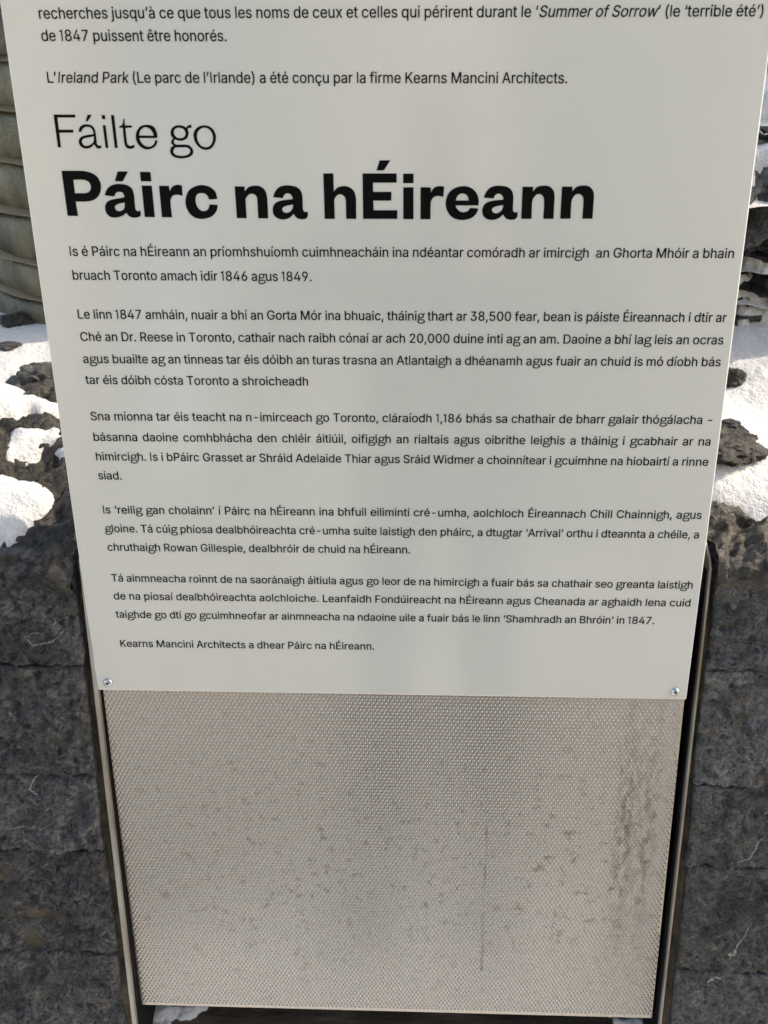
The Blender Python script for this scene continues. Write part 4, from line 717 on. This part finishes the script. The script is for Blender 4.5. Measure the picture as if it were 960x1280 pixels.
def join(parts_):
    V, F, k = [], [], 0
    for v, f in parts_:
        V.append(v); F.append(f + k); k += len(v)
    return np.concatenate(V), np.concatenate(F)
INK_W = .00030
def heading(glyphs, label):
    parts_ = []
    for gi, g in enumerate(glyphs):
        v, f = fill(g); v = v.copy(); v[:, 2] = INK_W + .00001 * (gi % 3); parts_.append((v, f))
    V, F = join(parts_)
    o = np_mesh('heading_text', V, F, M_INK, sign, False); o.location = -Vector(sign['_b']); o['label'] = label; return o
heading(light, 'thin heading reading Fáilte go'); heading(bold, 'bold heading reading Páirc na hÉireann')
CACHE = {}
def bolder(vf):
    v, f = vf; out = []
    for q, (dx, dy) in enumerate(((-.0075, -.003), (.0075, .003), (-.005, .004), (.005, -.004))):
        w_ = v.copy(); w_[:, 0] += dx; w_[:, 1] += dy; w_[:, 2] += .003 * q; out.append((w_, f))
    return join(out)
OUT['M'] = (.628, [[(a_ / 500, b_ / 500) for a_, b_ in ((30, 0), (30, 254), (76, 254), (157, 42), (238, 254), (284, 254), (284, 0), (253, 0), (253, 200), (171, 0), (143, 0), (61, 200), (61, 0))]])
OUT['l'] = (.168, [[(.056, 0), (.112, 0), (.112, .508), (.056, .508)]])
OUT['í'] = (.170, [[(.056, 0), (.112, 0), (.112, .38), (.056, .38)], [(.058, .436), (.104, .545), (.170, .545), (.106, .436)]])
OUT['I'] = (.190, [[(.068, 0), (.118, 0), (.118, .509), (.068, .509)]])
OUT['1'] = (.262, [[(.122, 0), (.172, 0), (.172, .509), (.126, .509), (.100, .470), (.030, .452), (.030, .412), (.122, .424)]])
def glyph(ch):
    if ch not in CACHE:
        if ch == 'g':
            pg = [fill(OUT['g'][1][0:2]), fill(OUT['g'][1][2:3]), fill(OUT['g'][1][3:])]
            for q, (v_, f_) in enumerate(pg): v_[:, 2] = .001 * q
            CACHE[ch] = bolder(join(pg))
        else: CACHE[ch] = bolder(fill(OUT[ch][1], True))
    return CACHE[ch]
SH, SV = .01495, .0157
LINES = [
 ('recherches jusqu’à ce que tous les noms de ceux et celles qui périrent durant le ‘Summer of Sorrow’ (le ‘terrible été’)', 0.0296, 0.61542, 0.6025, 0.61659, [(82, 98)]),
 ('de 1847 puissent être honorés.', 0.0296, 0.59972, 0.17894, 0.5995, []),
 ('L’Ireland Park (Le parc de l’Irlande) a été conçu par la firme Kearns Mancini Architects.', 0.0296, 0.56956, 0.45222, 0.56942, [(2, 14)]),
 ('Is é Páirc na hÉireann an príomhshuíomh cuimhneacháin ina ndéantar comóradh ar imircigh  an Ghorta Mhóir a bhain', 0.0296, 0.43431, 0.6025, 0.4353, []),
 ('bruach Toronto amach idir 1846 agus 1849.', 0.0296, 0.41426, 0.23988, 0.41415, []),
 ('Le linn 1847 amháin, nuair a bhí an Gorta Mór ina bhuaic, tháinig thart ar 38,500 fear, bean is páiste Éireannach i dtír ar', 0.0296, 0.3807, 0.6025, 0.38155, []),
 ('Ché an Dr. Reese in Toronto, cathair nach raibh cónaí ar ach 20,000 duine inti ag an am. Daoine a bhí lag leis an ocras', 0.0296, 0.361, 0.6025, 0.36215, []),
 ('agus buailte ag an tinneas tar éis dóibh an turas trasna an Atlantaigh a dhéanamh agus fuair an chuid is mó díobh bás', 0.0296, 0.34117, 0.6025, 0.34284, []),
 ('tar éis dóibh cósta Toronto a shroicheadh', 0.0296, 0.32209, 0.23328, 0.32229, []),
 ('Sna míonna tar éis teacht na n-imirceach go Toronto, cláraíodh 1,186 bhás sa chathair de bharr galair thógálacha -', 0.0296, 0.28814, 0.6025, 0.29012, []),
 ('básanna daoine comhbhácha den chléir áitiúil, oifigigh an rialtais agus oibrithe leighis a tháinig i gcabhair ar na', 0.0296, 0.26847, 0.6025, 0.26975, []),
 ('himircigh. Is i bPáirc Grasset ar Shráid Adelaide Thiar agus Sráid Widmer a choinnítear i gcuimhne na hiobairtí a rinne', 0.0296, 0.24956, 0.6025, 0.25035, []),
 ('siad.', 0.0296, 0.23082, 0.05289, 0.23069, []),
 ('Is ‘reilig gan cholainn’ í Páirc na hÉireann ina bhfuil eilimintí cré-umha, aolchloch Éireannach Chill Chainnigh, agus', 0.0296, 0.1963, 0.6025, 0.19798, []),
 ('gloine. Tá cúig phíosa dealbhóireachta cré-umha suite laistigh den pháirc, a dtugtar ‘Arrival’ orthu i dteannta a chéile, a', 0.0296, 0.17704, 0.6025, 0.178, []),
 ('chruthaigh Rowan Gillespie, dealbhróir de chuid na hÉireann.', 0.0296, 0.15747, 0.32611, 0.15869, []),
 ('Tá ainmneacha roinnt de na saoránaigh áitiula agus go leor de na himircigh a fuair bás sa chathair seo greanta laistigh', 0.0296, 0.12452, 0.6025, 0.12529, []),
 ('de na píosaí dealbhóireachta aolchloiche. Leanfaidh Fondúireacht na hÉireann agus Cheanada ar aghaidh lena cuid', 0.0296, 0.1048, 0.6025, 0.10598, []),
 ('taighde go dtí go gcuimhneofar ar ainmneacha na ndaoine uile a fuair bás le linn ‘Shamhradh an Bhróin’ in 1847.', 0.0296, 0.08449, 0.56908, 0.08609, []),
 ('Kearns Mancini Architects a dhear Páirc na hÉireann.', 0.0296, 0.05147, 0.28978, 0.05255, [])]
for (txt, u0, v0, u1, v1, ital) in LINES:
    nat1 = sum(OUT[c][0] for c in txt); nsp = txt.count(' ')
    SH = min(.01530, (u1 - u0) / (nat1 - .06 - .018 * nsp)); nat = nat1 * SH; lsb = .035 * SH
    extra = ((u1 - u0) - (nat - 2 * lsb)) / max(1, nsp) if nsp else 0
    x = u0 - lsb; parts_ = []
    for i, c in enumerate(txt):
        if c != ' ':
            v, f = glyph(c); v = v.copy()
            sk = .19 if any(a <= i < b for a, b in ital) else 0.
            v[:, 0] += sk * v[:, 1]
            gx = x + v[:, 0] * SH; v[:, 1] = v0 + (v1 - v0) * (gx - u0) / (u1 - u0) + v[:, 1] * SV
            v[:, 0] = gx; v[:, 2] = INK_W + v[:, 2] * .01; parts_.append((v, f))
        x += OUT[c][0] * SH + (extra if c == ' ' else 0)
    V, F = join(parts_)
    o = np_mesh('text_line', V, F, M_INK, sign, False); o.location = -Vector(sign['_b'])

# ---------------------------------------------------------------- the photographer, who stands mirrored in the grey sheet
def skin(name, nodes, edges, mat, parent, root=0, lev_=2):
    me = bpy.data.meshes.new(name); me.from_pydata([n_[0] for n_ in nodes], edges, []); o = bpy.data.objects.new(name, me); COL.objects.link(o)
    o.parent = parent; me.materials.append(mat)
    o.modifiers.new('skin', 'SKIN').use_smooth_shade = True
    if not me.skin_vertices: me.attributes  # layer is made by the modifier below
    if not me.skin_vertices:
        bm = bmesh.new(); bm.from_mesh(me); bm.verts.layers.skin.verify(); bm.to_mesh(me); bm.free()
    for i, n_ in enumerate(nodes):
        sv = me.skin_vertices[0].data[i]; sv.radius = n_[1] if isinstance(n_[1], tuple) else (n_[1], n_[1]); sv.use_root = i == root
    sb = o.modifiers.new('smooth', 'SUBSURF'); sb.levels = sb.render_levels = lev_
    return o
def cloth(name, a, b):
    t = NT(name); return t.done(t.mix(t.noise(20, 5), a, b), .9, 0., t.bump(t.noise(14, 5, .6), .01, .5))
M_COAT = cloth('dark_winter_coat', (.02, .021, .025), (.035, .036, .04)); M_JEANS = cloth('dark_trousers', (.03, .034, .05), (.05, .055, .07))
M_HAIR = cloth('brown_hair', (.03, .02, .012), (.06, .04, .025)); t = NT('skin'); M_SKIN = t.done(t.mix(t.noise(12, 4), (.5, .33, .25), (.56, .38, .29)), .5, 0.)
per = thing('person', 'photographer in a dark winter coat holding a phone, mirrored softly in the sheet', 'person', world=(.36, -.98, 0))
cp = cam_pos - Vector((.36, -.98, 0))
body = [((0, -.02, 1.00), (.17, .13)), ((0, -.02, 1.18), (.17, .13)), ((0, -.01, 1.36), (.185, .13)), ((0, .0, 1.47), (.10, .085)), ((0, .01, 1.55), (.06, .06)),
        ((.23, 0, 1.41), .09), ((.40, .02, 1.19), .075), ((cp.x + .12, cp.y - .12, cp.z - .05), .045), ((-.23, 0, 1.41), .09), ((-.40, .02, 1.19), .075), ((cp.x - .13, cp.y - .12, cp.z - .05), .045),
        ((.09, -.02, .86), (.11, .12)), ((-.09, -.02, .86), (.11, .12)), ((.10, -.02, .78), (.12, .13)), ((-.10, -.02, .78), (.12, .13))]
skin('coat', body, [(0, 1), (1, 2), (2, 3), (3, 4), (2, 5), (5, 6), (6, 7), (2, 8), (8, 9), (9, 10), (0, 11), (0, 12), (11, 13), (12, 14)], M_COAT, per)
skin('trousers', [((0, -.02, .92), .12), ((.10, -.02, .84), .09), ((.11, 0, .48), .065), ((.12, -.03, .10), .05), ((-.10, -.02, .84), .09), ((-.11, 0, .48), .065), ((-.12, -.03, .10), .05)], [(0, 1), (1, 2), (2, 3), (0, 4), (4, 5), (5, 6)], M_JEANS, per)
for sx in (1, -1): skin('shoe', [((.12 * sx, -.05, .05), (.045, .05)), ((.125 * sx, .06, .04), (.045, .04)), ((.13 * sx, .16, .03), (.04, .03))], [(0, 1), (1, 2)], M_BLACK, per)
hd = skin('head', [((0, .01, 1.53), .055), ((0, .02, 1.60), (.062, .07)), ((0, .03, 1.68), (.075, .09)), ((0, .02, 1.74), (.06, .075)), ((0, .115, 1.645), .012)], [(0, 1), (1, 2), (2, 3), (2, 4)], M_SKIN, per)
skin('hair', [((0, -.03, 1.60), (.07, .05)), ((0, -.03, 1.70), (.085, .075)), ((0, .01, 1.775), (.075, .08))], [(0, 1), (1, 2)], M_HAIR, hd)
for sx in (1, -1):
    hx = cp.x + .055 * sx; b0 = (cp.x + .115 * sx, cp.y - .11, cp.z - .05)
    nodes = [(b0, .028), ((cp.x + .085 * sx, cp.y - .075, cp.z - .045), (.036, .02))]; ed = [(0, 1)]
    for q in range(4):
        zz = cp.z - .015 - .02 * q; k = len(nodes)
        nodes += [((cp.x + .070 * sx, cp.y - .045, zz), .009), ((cp.x + (.052 - .002 * q) * sx, cp.y - .022, zz), .008), ((cp.x + (.038 + .003 * q) * sx, cp.y - .022, zz + .002), .007)]
        ed += [(1, k), (k, k + 1), (k + 1, k + 2)]
    k = len(nodes); nodes += [((cp.x + .075 * sx, cp.y - .085, cp.z - .02), .011), ((cp.x + .045 * sx, cp.y - .075, cp.z - .0), .009)]; ed += [(1, k), (k, k + 1)]
    skin('hand', nodes, ed, M_SKIN, per)
ph = mesh_obj('mobile_phone', *box(-.037, .037, -.135, .015, -.012, -.004), M_BLACK); ph.matrix_world = cam.matrix_world @ Matrix.Translation((0, 0, .008 + .008)); bevel(ph, .004, 3)
tag(ph, 'black mobile phone held upright in the photographer\'s hands', 'phone')

for o in bpy.data.objects:
    if '_b' in o: del o['_b']
